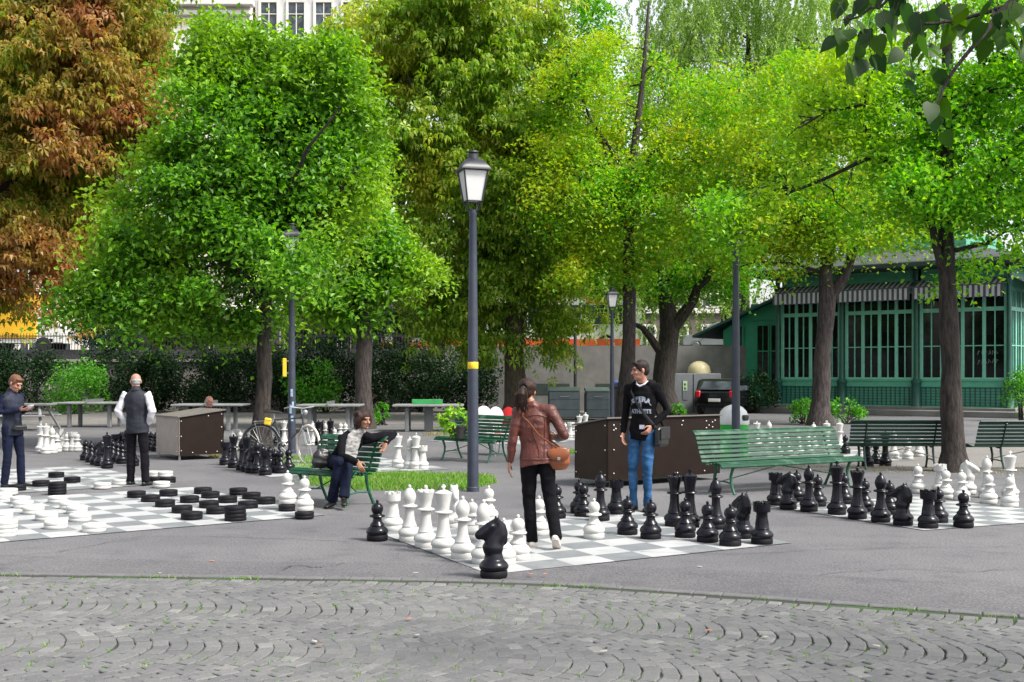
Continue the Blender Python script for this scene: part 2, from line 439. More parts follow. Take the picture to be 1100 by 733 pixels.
# ------------------------------------------------------------------ ground
def struct(o,label=None): 
    o['kind']='structure'
    if label: o['label']=label
    return o
def lerp_(a,b,t): return a+(b-a)*t
def kerb_y(x):
    s=(x-.2)/.35
    sp = s if s>30 else math.log1p(math.exp(s))
    return 9.5-.08*x-.33*.35*sp
def sheet(name,poly,z,m,parent=None):
    b=MB(); b.add([(p[0],p[1],z) for p in poly],[tuple(range(len(poly)))]); o=b.build(name,m,parent); return o
g=MB(); g.add([(-300,-60,0),(300,-60,0),(300,400,0),(-300,400,0)],[(0,1,2,3)])
struct(g.build('ground',M['asphalt']),'grey asphalt ground of the park square')
# a slightly darker resurfaced strip between the boards and the paving
xs=[-9+.5*i for i in range(37)]
poly=[(x,kerb_y(x)+.10) for x in xs]+[(x,kerb_y(x)+.95+.25*math.sin(x*.5)+.05*abs(x)) for x in reversed(xs)]
struct(sheet('asphalt_strip',poly,.004,M['asphalt2']),'darker resurfaced asphalt strip along the cobbles')
# pale gravel terrace by the hedge
struct(sheet('gravel_terrace',[(-45,39.5),(6,39.5),(6,53.4),(-45,53.4)],.004,M['gravel']),'pale gravel terrace under the table tennis tables')
struct(sheet('gravel_path',[(3.0,21.3),(5.5,20.6),(12,20.4),(22,21.5),(24,27),(12,28),(4,27.5)],.004,M['gravel']),'pale gravel behind the right hand benches')
bed=[(x,kerb_y(x)+.0) for x in xs]+[(9,-2),(-9,-2)]
struct(sheet('paving_bed',bed,.004,M['joint']),'dark earth and moss in the joints of the cobbles')
# cobbles: segmental arcs of hewn stones, one row of arcs 1.2 m wide beside the next
V=[];Fc=[]
def stone(cx,cy,ang,lx,ly,h):
    ca,sa=math.cos(ang),math.sin(ang)
    o=len(V); jit=lambda a:random.uniform(-a,a)
    top=[];bot=[]
    for sx,sy in ((-1,-1),(1,-1),(1,1),(-1,1)):
        ux=sx*lx/2*random.uniform(.90,1.03); uy=sy*ly/2*random.uniform(.90,1.03)
        bot.append((cx+ca*ux-sa*uy,cy+sa*ux+ca*uy,.0))
        mid=.97
        top.append((cx+ca*ux*mid-sa*uy*mid,cy+sa*ux*mid+ca*uy*mid,h*.78+jit(.001)))
    crown=[]
    for sx,sy in ((-1,-1),(1,-1),(1,1),(-1,1)):
        ux=sx*lx/2*.8; uy=sy*ly/2*.8
        crown.append((cx+ca*ux-sa*uy,cy+sa*ux+ca*uy,h+jit(.0012)))
    V.extend(bot+top+crown)
    for k in range(4):
        k2=(k+1)%4
        Fc.append((o+k,o+k2,o+4+k2,o+4+k)); Fc.append((o+4+k,o+4+k2,o+8+k2,o+8+k))
    Fc.append((o+8,o+9,o+10,o+11))
Wd=1.2; joints=[]
# arc length along the kerb line
CS=[(-11.0,kerb_y(-11.0))]; CA=[0.0]
while CS[-1][0]<11:
    x_=CS[-1][0]+.02; y_=kerb_y(x_); CA.append(CA[-1]+math.hypot(.02,y_-CS[-1][1])); CS.append((x_,y_))
def along(s,t):
    i=int(np.searchsorted(CA,s)); i=min(max(i,3),len(CS)-4)
    (xa,ya),(xb,yb)=CS[i-3],CS[i+3]; a=math.atan2(yb-ya,xb-xa); u=(s-CA[i])
    return CS[i][0]+math.cos(a)*u+math.sin(a)*t, CS[i][1]+math.sin(a)*u-math.cos(a)*t, a
for b in range(-1,6):
    x=1.5+random.uniform(0,.1)
    while x<22.5:
        n=11
        for k in range(n):
            u=(k+.5)/n; t=.16+(b+u)*Wd-.55
            if t<.14 or t>6.6: continue
            xx=x+.34*(1-(2*u-1)**2)+random.uniform(-.006,.006)
            slope_arc=-.34*4*(2*u-1)/Wd
            xx,yy,ang=along(xx,t+random.uniform(-.004,.004))
            if abs(xx)>yy*.62+1.2: continue
            stone(xx,yy,ang+math.atan(slope_arc)*.95,.117*random.uniform(.83,.93),.122*random.uniform(.93,1.03)*math.sqrt(1+slope_arc**2*.5),random.uniform(.014,.021))
            if random.random()<.5: joints.append((xx+.06,yy,u))
        x+=.112
me=bpy.data.meshes.new('cobbles'); me.from_pydata(V,[],Fc); me.materials.append(M['cobble'])
struct(link('cobble_paving',me),'grey cobbles laid in fan shaped arcs with grass in the joints')
# flush kerb stones at the edge
kb=MB(); x=-8.5
while x<8.5:
    L=random.uniform(.20,.34); a=math.atan2(kerb_y(x+L)-kerb_y(x),L)
    kb.box((x+L/2,kerb_y(x+L/2)+.030,.0),(L-.010,.11,.03),Matrix.Rotation(a,3,'Z'),0,.006); x+=L*math.cos(a)
struct(kb.build('kerb_stones',M['kerb']),'flush row of pale kerb stones edging the cobbles')
# old tar seams and cracks in the asphalt
sm=MB()
for P in ([(640,592),(700,594),(790,596),(868,592),(960,589),(1100,588)],[(-20,600),(60,594),(150,577),(240,577),(330,580),(380,583)],[(300,614),(318,608),(335,611),(372,606)],[(880,618),(960,612),(1040,615),(1110,611)]):
    Q=[]
    for a,c in zip(P,P[1:]):
        a=G(*a);c=G(*c)
        for k in range(8): Q.append(lerp_(a,c,k/8)+Vector((random.gauss(0,.02),random.gauss(0,.02),0)))
    for a,c in zip(Q,Q[1:]):
        d=(c-a).normalized(); nn=Vector((-d.y,d.x,0))*random.uniform(.002,.006); zz=Vector((0,0,.008))
        sm.quad(a-nn+zz,c-nn+zz,c+nn+zz,a+nn+zz)
struct(sm.build('asphalt_cracks',mat('tar_seam',(.045,.044,.046),.7,.3,20)),'dark tar seams and fine cracks in the asphalt')
# grass blades
def blades(name,pts,h,w,m,parent=None):
    Vs=[];L=[];S=[]
    for (x,y,z) in pts:
        a=random.uniform(0,6.28); hh=h*random.uniform(.5,1.25); dx,dy=math.cos(a)*w,math.sin(a)*w
        lx,ly=random.gauss(0,.35)*hh,random.gauss(0,.35)*hh
        o=len(Vs); Vs += [(x-dx,y-dy,z),(x+dx,y+dy,z),(x+lx*.5+dx*.6,y+ly*.5+dy*.6,z+hh*.6),(x+lx,y+ly,z+hh)]
        L += [o,o+1,o+2,o+3]; S.append(4)
    return link(name,fast_mesh(name,np.array(Vs),L,S,m),parent)
tuft=[]
for (x,y,u) in joints:
    dens=mnoise.noise(Vector((x*.9,y*1.3,3)))
    if dens>-.12 and y<11 and random.random()<.45+dens:
        for _ in range(random.randint(2,8)): tuft.append((x+random.gauss(0,.012),y+random.gauss(0,.03),.006))
for _ in range(60):
    x=random.uniform(-6,6); 
    if mnoise.noise(Vector((x*1.1,7,1)))>.05:
        for _k in range(14): tuft.append((x+random.gauss(0,.08),kerb_y(x)-.05+random.gauss(0,.015),.004))
tag(blades('joint_grass',tuft,.030,.0045,M['grass']),'short green grass growing in the cobble joints','grass',kind='stuff')
def inpoly(x,y,P):
    c=False; j=len(P)-1
    for i in range(len(P)):
        if (P[i][1]>y)!=(P[j][1]>y) and x<(P[j][0]-P[i][0])*(y-P[i][1])/(P[j][1]-P[i][1])+P[i][0]: c=not c
        j=i
    return c
def grass_patch(pxpoly,n,h,label,m=None,name='grass_strip'):
    P=[G(*p) for p in pxpoly]; x0=min(p.x for p in P);x1=max(p.x for p in P);y0=min(p.y for p in P);y1=max(p.y for p in P)
    pts=[]
    while len(pts)<n:
        x=random.uniform(x0,x1); y=random.uniform(y0,y1)
        e=.25*mnoise.noise(Vector((x*1.7,y*1.7,0)))
        if inpoly(x+e,y+e,P) and (mnoise.noise(Vector((x*2.5,y*2.5,5)))>-.28 or random.random()<.25): pts.append((x,y,0))
    tag(blades(name,pts,h,.006,m or M['grass']),label,'grass',kind='stuff')
grass_patch([(326,517),(345,510),(400,508.5),(470,509),(520,512),(536,518),(512,526.5),(430,527.5),(352,527)],9000,.075,'strip of bright green grass behind the seated woman\'s bench')
grass_patch([(262,492),(345,490),(352,499),(330,506),(262,500)],3000,.06,'small green grass patch under the bicycle wheel')
grass_patch([(226,486),(246,485),(250,491),(228,493)],900,.06,'dry straw coloured grass tuft beside the left storage box',M['straw'],'dry_grass')
grass_patch([(455,466),(500,464),(502,467),(456,469)],500,.08,'thin dry grass line on the gravel by the bench',M['straw'],'dry_grass')
grass_patch([(606,484),(624,484),(624,488),(606,488)],500,.05,'small weed patch left of the large storage box')
grass_patch([(640,500),(1100,512),(1100,506),(960,501)],900,.04,'sparse dry grass at the foot of the dark benches',M['straw'],'dry_grass')

# ------------------------------------------------------------------ painted boards
def board(O,e1,e2,n,label,first_white=True):
    O=Vector(O); e1=Vector(e1)/n; e2=Vector(e2)/n
    w=MB(); gr=MB()
    for i in range(n):
        for j in range(n):
            a=O+e1*i+e2*j; q=[a,a+e1,a+e1+e2,a+e2]
            c=sum(q,Vector())/4; q=[c+(p-c)*1.0 for p in q]
            tgt=w if ((i+j)%2==0)==first_white else gr
            tgt.quad(*[(p.x,p.y,0) for p in q])
    root=thing('game_board',label,'game board',(0,0,.008)); root['kind']='structure'
    w.build('white_square',M['tile_white'],root)['kind']='stuff'
    gr.build('grey_square',M['tile_grey'],root)['kind']='stuff'
    return root
def gv(a,b): return (b[0]-a[0],b[1]-a[1],0)
Nn,Ll,Rr=G(526,618),G(400,570.5),G(850,584)
board(Nn,gv(Nn,Rr),gv(Nn,Ll),8,'painted chessboard under the woman in the leather jacket')
Nr=Vector((4.47,12.62,0)); board(Nr,(2.42,1.10,0),(-1.2,2.4,0),8,'painted chessboard in front of the dark benches at right')
board((-2.24,13.98,0),(-3.16,-2.43,0),(-2.55,3.45,0),10,'painted draughts board with black and white discs, near left',False)
board((-5.22,18.0,0),(-3.16,-2.43,0),(-2.62,3.5,0),10,'painted draughts board under the two standing men at left')
board((-3.98,19.15,0),(-1.6,2.9,0),(2.9,1.6,0),8,'painted chessboard behind the leaning bicycle')
board((.4,27.8,0),(1.7,2.6,0),(-2.6,1.7,0),8,'far painted chessboard left of the large storage box')
board((5.0,22.6,0),(3.0,.3,0),(-.3,3.0,0),8,'painted chessboard behind the long green bench')
# ------------------------------------------------------------------ retaining walls
def wall(name,label,x0,x1,y,z0,z1,th,m,cap=True,buttress=None,slots=None):
    r=thing(name,label,'wall',((x0+x1)/2,y,0))
    b=MB(); cx=(x0+x1)/2
    b.box((0,th/2,(z0+z1)/2),(x1-x0,th,z1-z0))
    if buttress:
        for bx in buttress: b.box((bx-cx,-.06,(z0+z1)/2-.1),(.5,.12,z1-z0-.4))
    b.build('wall_face',m,r)
    if cap:
        c=MB(); c.box((0,th/2-.05,z1+.06),(x1-x0+.1,th+.2,.12),None,0,.015); c.build('coping',M['stone_pale'] if m is not M['concrete'] else M['concrete'],r)
    if slots:
        s=MB()
        for (sx0,sx1,sz0,sz1) in slots: s.box(((sx0+sx1)/2-cx,-.012,(sz0+sz1)/2),(sx1-sx0,.02,sz1-sz0))
        s.build('opening',M['soffit'],r)
    return r
dW=54.0
pxx=lambda px,d:(px-550)*d/F
wall('retaining_wall','grey concrete retaining wall behind the forked tree',pxx(478,dW),pxx(812,dW),dW,-.2,3.02,.5,M['concrete'],False,None,
     [(pxx(562,dW),pxx(612,dW),.75,1.25),(pxx(640,dW),pxx(664,dW),.75,1.25),(pxx(764,dW),pxx(786,dW),.25,1.15)])
wall('low_wall','old stone wall behind the shrubs at left',pxx(-160,dW),pxx(478,dW)-.02,dW,-.2,2.25,.5,M['stone_pale'],True,[pxx(p,dW) for p in (48,158,262,340,430)])
# raised street
sb=MB(); sb.box((0,85.1,1.425),(150,61,2.85)); struct(sb.build('street',M['asphalt2']),'raised street behind the retaining wall')
# iron railing on the low wall
rl=thing('iron_railing','dark iron railing on top of the old stone wall','railing',(pxx(160,54.2),54.25,2.37))
b=MB(); xw=pxx(478,54.2)-pxx(-160,54.2)
for k in range(int(xw/.14)): b.box((-xw/2+k*.14,0,.62),(.022,.022,1.22))
b.build('bars',M['rail'],rl)['kind']='stuff'
b=MB()
for z in (.1,1.1): b.box((0,.0,z),(xw,.04,.05))
b.build('rail',M['rail'],rl)
# board fence further back (brown slats between the trunks)
fb=thing('slatted_fence','tall grey brown board fence behind the railing','fence',(pxx(270,58),58,2.3))
b=MB()
for k in range(60): b.box((-6.6+k*.22,random.uniform(-.02,.02),1.25),(.19,.04,2.5+random.uniform(-.05,.05)))
b.build('boards',M['facade_base'],fb)['kind']='stuff'
b=MB()
for k in range(6): b.box((-6.6+k*2.6,.08,1.3),(.12,.1,2.6))
b.build('post',M['rail'],fb)
# ------------------------------------------------------------------ giant chess pieces
BASE=[(0,0),(.104,0),(.108,.006),(.108,.048),(.103,.054)]
def ped(s,neck,nz):  # bulging foot rising to a slim neck
    return [(.100*s,.054),(.113*s,.075),(.112*s,.095),(.098*s,.118),(.078*s,.135),(.071*s,.142),(.075*s,.152),(.068*s,.165),(neck*1.18,.165+(nz-.165)*.3),(neck*1.02,.165+(nz-.165)*.65),(neck,nz)]
def collar(r,z): return [(r*.62,z),(r*.95,z+.006),(r,z+.014),(r*.93,z+.024),(r*.62,z+.03)]
PROF={
'pawn':(ped(1,.044,.225)+collar(.082,.228)+[(.046,.268),(.058,.292),(.062,.318),(.056,.345),(.040,.366),(.022,.375)],.372,.017),
'rook':(ped(1,.056,.30)+[(.060,.31),(.084,.318),(.086,.33),(.086,.395),(.066,.396),(.062,.375),(.02,.378)],.375,.02),
'bishop':(ped(1.02,.045,.335)+collar(.082,.338)+[(.046,.378),(.060,.41),(.066,.445),(.060,.48),(.042,.515),(.024,.535)],.53,.018),
'queen':(ped(1.06,.050,.35)+collar(.088,.353)+[(.050,.395),(.062,.46),(.080,.525),(.084,.54),(.07,.55),(.03,.562)],.56,.02),
'king':(ped(1.06,.052,.365)+collar(.090,.368)+[(.056,.41),(.064,.47),(.082,.555),(.084,.565),(.06,.578),(.032,.592)],.59,.024),
}
def knob(z,r):
    return [(r*.6,z-.004),(r*.55,z+.004),(r,z+r*1.0),(r*.9,z+r*1.7),(r*.4,z+r*2.2),(0,z+r*2.3)]
def knight_mb():
    b=MB()
    b.lathe([(0,.05)]+ped(1.04,.06,.2)+[(0,.21)],20)
    b.tube([(0,.0,.17),(0,-.004,.205),(0,-.008,.235),(0,.004,.27),(0,.022,.33),(0,.022,.39),(0,.012,.42)],[(.06,.062),(.07,.082),(.072,.088),(.06,.074),(.052,.086),(.048,.062),(.04,.046)],14,side=(1,0,0),round_cap=True)
    b.tube([(0,.03,.405),(0,-.03,.388),(0,-.092,.352),(0,-.125,.330)],[(.046,.052),(.046,.050),(.036,.042),(.032,.038)],12,side=(1,0,0),round_cap=True)
    b.tube([(0,-.03,.34),(0,-.09,.312)],[(.028,.026),(.026,.02)],10,side=(1,0,0),round_cap=True)
    b.tube([(0,.092,.26),(0,.096,.33),(0,.078,.40),(0,.03,.445)],[(.016,.018),(.018,.024),(.018,.026),(.014,.018)],8,side=(1,0,0),round_cap=True)
    for sx in (-1,1): b.tube([(sx*.03,.02,.425),(sx*.034,.026,.476)],[.020,.009],8,round_cap=True); b.ell((sx*.04,-.03,.405),(.014,.02,.012),8,5)
    return b
PMESH={}
def piece_meshes(kind,colr):
    if (kind,colr) in PMESH: return PMESH[(kind,colr)]
    m=M[colr+'_plastic']
    bb=MB().lathe(BASE+[(0,.053)],24)
    parts=[('base',bb.mesh('base_'+kind,M['black_matte'] if colr=='black' else m))]
    if kind=='knight':
        o=remeshed(knight_mb(),'body',m,.011); me=o.data; bpy.data.objects.remove(o); parts.append(('body',me))
    else:
        pr,kz,kr=PROF[kind]
        body=MB().lathe([(0,.052)]+pr+[(0,pr[-1][1])],24)
        if kind=='rook':
            body=MB().lathe([(0,.052)]+pr+[(0,.378)],24)
            for k in range(6):
                a=k*math.pi/3+.3; body.box((.073*math.cos(a),.073*math.sin(a),.405),(.026,.044,.022),Matrix.Rotation(a,3,'Z'))
        if kind=='queen':
            for k in range(8):
                a=k*math.pi/4; body.ell((.072*math.cos(a),.072*math.sin(a),.548),(.014,.014,.016),8,5)
        parts.append(('body',body.mesh('body_'+kind,m)))
        kn=MB()
        if kind=='king':
            kn.box((0,0,.615),(.022,.022,.06),None,0,.005); kn.box((0,0,.622),(.056,.02,.02),None,0,.005)
        else: kn.lathe(knob(kz,kr),12)
        parts.append(('finial',kn.mesh('finial_'+kind,m)))
    PMESH[(kind,colr)]=parts
    return parts
def piece(kind,colr,px,py,label,group,rz=None,z=0.0,scale=1.0,simple=False):
    p=G(px,py-1.2)
    t=thing(kind if kind in('pawn','knight','bishop','rook','queen','king') else 'chess_piece',label,'chess piece',(p.x,p.y,z+.008),random.uniform(0,6.28) if rz is None else rz,group)
    t.name='chess_'+kind; t.scale=(scale,)*3
    for nm,me in piece_meshes(kind,colr): link(nm,me,t)
    return t
KN={'P':'pawn','N':'knight','B':'bishop','R':'rook','Q':'queen','K':'king'}
def cluster(colr,spec,where,group,scale=1.0):
    items=[]
    for tok in spec.split():
        k,x,y=tok[0],*map(float,tok[1:].split(','))
        items.append((KN[k],x,y))
    for kind in sorted(set(i[0] for i in items)):
        L=sorted([i for i in items if i[0]==kind],key=lambda i:(i[1],i[2]))
        for q,(k,x,y) in enumerate(L):
            if len(L)==1: lab=f'{colr} giant chess {k} {where}'
            elif q==len(L)-1 and len(L)>2: lab=f'rightmost {colr} giant {k} {where}'
            else: lab=f'{ORD[q]} {colr} giant {k} from left {where}' if len(L)>2 else f'{["left","right"][q]} of two {colr} giant {k}s {where}'
            piece(k,colr,x,y,lab,group,rz=(random.uniform(-.5,.5)+(.6 if colr=='white' else -2.2)) if k=='knight' else None,scale=scale)
cluster('white','R422,571.5 B440,583 Q457.4,589.5 K476.3,595.5 B497,601.5 B519.5,607 N488,568.5 P507,581 P525,562 P541,608 P556.5,603 P579,576.5 P638,580','on the centre chessboard','white pieces on the centre chessboard')
cluster('black','P598,558.5 P626.6,556.5 B645,561 R662,554 P674,576 P699,580.5 Q724.6,567 K741,568 P736,579 B769,570 P760,584 P784.5,588 N798,580 R818.5,586 P622,552.5','on the centre chessboard','black pieces on the centre chessboard')
piece('pawn','black',405.3,582,'black giant pawn off the corner of the centre chessboard beside the white rook','black pieces beside the centre chessboard')
piece('knight','black',530.5,622,'black giant knight nearest the cobbles, off the front corner of the board','black pieces beside the centre chessboard',rz=-1.25,scale=1.06)
cluster('black','R833,544.5 N846.6,548.5 P856,539.5 B869,551 P878.5,545.5 K899,554.5 P907,543 Q921,559 P929,551 B946,562.5 P955.6,554 N970,566 R997,569 P1008,563 P1035,568','on the right-hand chessboard','black pieces on the right-hand chessboard')
cluster('white','P986,531 R1010,532 P1016,537 P1033,539.5 N1040,532 P1062,542.5 B1060,536 K1085,537 P1084.5,546','on the right-hand chessboard','white pieces on the right-hand chessboard')
cluster('black','R242,501 P247,499 Q251,504 B260,506.5 K265,508 N270,509.5 B276,510 R285,512 P295,509.5 P301,510 P310,508 P282,503 P290,505','in the dark row in front of the bicycle','black pieces in front of the bicycle')
cluster('white','P250,485 P258,484 R254,482 Q305,480 B336,480 B350,480 P359,479 P366,472 P371,472','on the board behind the bicycle','white pieces behind the bicycle')
cluster('black','P303,478 Q342,480 K355,480 B347,478 P297,480','on the board behind the bicycle','black pieces behind the bicycle')
cluster('black','P92,496 P98,498 P103,500.5 N108,502 K115,504.5 P121,496 P126,498 P131,499.5 R124,489.5 N130,489 B136,491 P157,484 P162,485 P167,486 P172,486.5 B143,502','crowded beside the waistcoat man','black pieces beside the waistcoat man')
cluster('white','Q44,487 K49.5,489 B56,488.5 B52,484 P61,487 N66,484.5 P72,486 R78.5,486 P83,486','in the huddle behind the phone man','white pieces behind the phone man')
cluster('white','Q427.5,503 B440,505 K447,505.5 R454,505.5','right of the seated woman\'s bench','white pieces right of the seated woman')
cluster('white','P601.5,472 P607,472 R613,472 Q622.5,471 K629,470 P638,471 P617,472','behind the large storage box','white pieces behind the large storage box')
cluster('white','K769,484 B800,480 Q813,482 B826,479 B874,482 K888,484 P781,489 P790,490 P836,491 P846,491 P858,490 P868,489 R842,484','behind the long green bench','white pieces behind the long green bench')
piece('king','white',902,484,'white giant king standing past the right end of the long green bench','pieces beside the long green bench')
piece('pawn','black',908,489,'black giant pawn half hidden past the right end of the long bench','pieces beside the long green bench')
cluster('black','B932,502.5 P941,500 K951,502','behind the dark bench left of the tree','black pieces behind the dark bench')
cluster('white','P925,497 P938,492 B960,494 P975,495 R987,492','behind the dark bench left of the tree','white pieces behind the dark bench')
# ------------------------------------------------------------------ draughts discs
def disc_mesh(m):
    b=MB(); b.lathe([(0,0),(.118,0),(.125,.008),(.125,.036),(.121,.041),(.125,.046),(.125,.076),(.118,.085),(.098,.085),(.094,.080),(.066,.080),(.062,.084),(0,.084)],28)
    return b.mesh('draughts_disc',m)
DM={'white':disc_mesh(M['white_plastic']),'black':disc_mesh(M['black_matte'])}
def disc(colr,px,py,label,group,z=0.0,scale=1.0,flat=True):
    p=G(px,py); o=link('draughts_disc',DM[colr]); o.location=(p.x,p.y,.008+z); o.rotation_euler=(0,0,random.uniform(0,6)); o.scale=(scale,)*3
    return tag(o,label,'draughts disc',group)
def rows(colr,rws,where,group):
    for (nm,pts) in rws:
        for q,(x,y) in enumerate(pts):
            if len(pts)==1: lab=f'{colr} draughts disc, {nm} {where}'
            else: lab=f'{colr} draughts disc, {ORD[q]} from left in {nm} {where}'
            disc(colr,x,y,lab,group)
rows('black',[('front row',[(206,558.5)]),('second row',[(195.5,551.5),(232.7,552.5)]),('third row',[(177.3,545),(224.5,546),(266.5,546.5)]),('fourth row',[(161.8,539.5),(203.6,540.5),(244.5,540.5),(285.5,542)]),('fifth row',[(146.6,535),(181,533.5),(226,535.5),(270,536.5)]),('back row',[(218,531),(256,531.5)])],'on the near draughts board','black discs on the near draughts board')
disc('black',253,560,'lower black draughts disc of the stack of two on the near board','stacked black discs'); disc('black',252.5,560,'upper black draughts disc of the stack of two on the near board','stacked black discs',.086)
rows('white',[('front row',[(101,572),(60,568.5)][::-1]),('second row',[(50,559.5),(86,560.5)]),('third row',[(36,552.5),(82.5,552)]),('fourth row',[(25,546),(75,547)]),('fifth row',[(22,541),(62,540.5)]),('edge row',[(3,536.5),(9,532)])],'on the near draughts board','white discs on the near draughts board')
disc('white',5,577,'lower white draughts disc of the stack at the left edge','stacked white discs'); disc('white',5.5,577,'upper white draughts disc of the stack at the left edge','stacked white discs',.086)
disc('white',2,558,'white draughts disc behind the stack at the left edge','white discs on the near draughts board')
for k in range(2): disc('black',61.5,531.5,['lower','upper'][k]+' black draughts disc of the tall stack between the standing men','tall black stack',.086*k)
rows('black',[('scattered set',[(18.5,527.5),(44,523),(60.5,513.5),(77.5,519)])],'on the far draughts board','black discs on the far draughts board')
rows('white',[('scattered set',[(110,525.5),(130,521)])],'on the far draughts board','white discs on the far draughts board')
disc('white',173.5,524,'single white draughts disc right of the waistcoat man\'s shoes','discs beside the waistcoat man')
for q,(x,y,c,z) in enumerate([(168,519,'black',0),(180,519,'black',0),(166,518.5,'white',.086),(177,518.5,'white',.086)]):
    disc(c,x,y,['left black disc at the bottom of the heap behind the waistcoat man','right black disc at the bottom of the heap behind the waistcoat man','left white disc on top of the heap behind the waistcoat man','right white disc on top of the heap behind the waistcoat man'][q],'discs beside the waistcoat man',z)
# two white pawns standing on black discs
for (x,y,side) in ((309,549.5,'left'),(327,557.5,'right')):
    disc('black',x,y,f'black draughts disc under the {side} white pawn at the board corner','black discs under white pawns',0,.9)
    piece('pawn','white',x,y,f'white giant pawn standing on a black disc, {side} of the pair','white pawns on black discs',z=.08)
# ------------------------------------------------------------------ benches
def bench(label,loc,rz,L,dark=False,legs=None,group='green slatted park benches',arm=False):
    """local x along the bench, front towards -y"""
    t=thing('park_bench',label,'bench',loc,rz,group)
    mg=M['bench_shaded'] if dark else M['bench_green']; mi=M['iron_shaded'] if dark else M['iron_green']
    prof=[(-.30,.405),(-.265,.437),(-.20,.448),(-.13,.44),(-.06,.428),(.01,.418),(.075,.422),(.125,.455),(.158,.515),(.185,.58),(.212,.645),(.238,.71),(.264,.775),(.292,.835),(.33,.865)]
    for k,(y,z) in enumerate(prof):
        a=prof[max(k-1,0)]; b=prof[min(k+1,len(prof)-1)]
        ang=math.atan2(b[1]-a[1],b[0]-a[0])
        if k in (6,): continue
        mb=MB(); mb.box((0,y,z),(L*random.uniform(.997,1.0),.052,.024),Matrix.Rotation(ang,3,'X'),0,.005)
        nm='seat_slat' if k<7 else 'back_slat'
        mb.build(nm,mg,t)
    for x in legs or (-L/2+.22,L/2-.22):
        b=MB()
        b.tube([(x,-.27,.40),(x,-.255,.36),(x,-.215,.26),(x,-.225,.15),(x,-.275,.04),(x,-.30,.0)],[.022,.022,.021,.02,.02,.026],8)
        b.build('leg',mi,t)
        b=MB(); b.tube([(x,.10,.42),(x,.115,.30),(x,.15,.18),(x,.22,.05),(x,.25,0)],[.022,.021,.02,.02,.026],8); b.build('leg',mi,t)
        b=MB(); b.tube([(x,-.225,.16),(x,-.05,.175),(x,.16,.16)],.012,6)
        pts=[(x,y+ (.012 if k>7 else 0),z-.026) for k,(y,z) in enumerate(prof)]
        b.tube(pts,.016,6); b.build('support',mi,t)
    b=MB(); b.tube([(-L/2+.22,-.02,.17),(0,.04,.36)],.008,6); b.tube([(0,.04,.36),(L/2-.22,-.02,.17)],.008,6); b.build('brace',mi,t)
    return t
def ang(a,b): return math.atan2(b[1]-a[1],b[0]-a[0])
A0=G(775,530.5);A1=G(900,522.5); mid=(A0+A1)/2
bench('long green bench with faded seat in front of the litter bin',(mid.x,mid.y+.05,0),ang(A0,A1),2.75,legs=(-1.12,1.12))
bench('short green bench with the woman in a grey scarf sitting on it',(-2.30,15.30,0),R(-35.5),1.18,legs=(-.42,.42))
bench('green bench carrying the potted plant behind the blue-grey lamp post',(-.72,22.85,0),R(-45),1.75)
bench('green bench in shade tones seen from behind, left of the big tree trunk',(7.0,20.9,0),R(180-2),1.95,True,legs=(-.52,.70))
bench('green bench in shade tones seen from behind, cut by the right edge',(9.25,20.7,0),R(180+3),2.2,True,legs=(-.75,.62))
# ------------------------------------------------------------------ storage boxes
def storage(label,near,du,dv,lu,lv,h_low,h_high,m_u,m_v,m_lid,low_along,group='wooden storage boxes for the chess pieces'):
    """near: ground corner; du,dv unit directions of the two visible faces; lid slopes along the direction low_along ('u' or 'v')"""
    t=thing('storage_box',label,'storage box',near,0,group)
    du=Vector((du[0],du[1],0)).normalized(); dv=Vector((dv[0],dv[1],0)).normalized(); U=du*lu; Vv=dv*lv
    z0=.10; Z=Vector((0,0,1))
    def H(a,b):
        if low_along=='u': return h_low+(h_high-h_low)*a
        return h_high+(h_low-h_high)*b
    P=lambda a,b,z: U*a+Vv*b+Z*z
    def panel(nm,c0,c1,m):
        b=MB(); (a0,b0),(a1,b1)=c0,c1
        p0,p1=P(a0,b0,z0),P(a1,b1,z0); e=(p1-p0).normalized(); n=e.cross(Z)*.018
        b.prism([p0,p1,P(a1,b1,H(a1,b1)),P(a0,b0,H(a0,b0))],-n,0)
        return b.build(nm,m,t)
    panel('side_panel',(0,0),(1,0),m_u); panel('side_panel',(1,0),(1,1),m_u); panel('side_panel',(1,1),(0,1),m_v); panel('side_panel',(0,1),(0,0),m_v)
    b=MB(); o=.035; q=[P(-o/lu,-o/lv,H(0,0)),P(1+o/lu,-o/lv,H(1,0)),P(1+o/lu,1+o/lv,H(1,1)),P(-o/lu,1+o/lv,H(0,1))]
    b.prism([p+Z*.004 for p in q],Z*.022,0); b.build('lid',m_lid,t)
    b=MB(); b.prism([P(.02,.02,.098),P(.98,.02,.098),P(.98,.98,.098),P(.02,.98,.098)],Z*.02); b.build('bottom',m_v,t)
    for (a,bb) in ((.04,.04),(.96,.04),(.96,.96),(.04,.96)):
        b=MB(); p=P(a,bb,.05); b.box(p,(.035,.035,.105)); b.build('foot',M['steel'],t)
    b=MB(); nu=du.cross(Z); nv=-(dv.cross(Z))
    for (a,zf) in [(.05,.9),(.05,.5),(.05,.12),(.95,.92),(.95,.62),(.95,.3),(.3,.06),(.6,.06),(.85,.06),(.65,.93)]:
        hh=H(a,0); p=P(a,0,z0+(hh-z0)*zf)+nu*.006
        b.ell(p,(.013,.013,.013),8,5)
    for (a,zf) in [(.06,.9),(.06,.5),(.06,.1),(.94,.9),(.94,.5),(.94,.12)]:
        hh=H(0,a); p=P(0,a,z0+(hh-z0)*zf)+nv*.006
        b.ell(p,(.013,.013,.013),8,5)
    b.build('screws',M['screw'],t)['kind']='stuff'
    return t
storage('brown storage box with pale end and sloping lid behind the waistcoat man',G(192,495),(.80,.60),(-.60,.80),.93,1.25,.84,.97,M['box_brown'],M['box_pale'],M['box_lid'],'u')
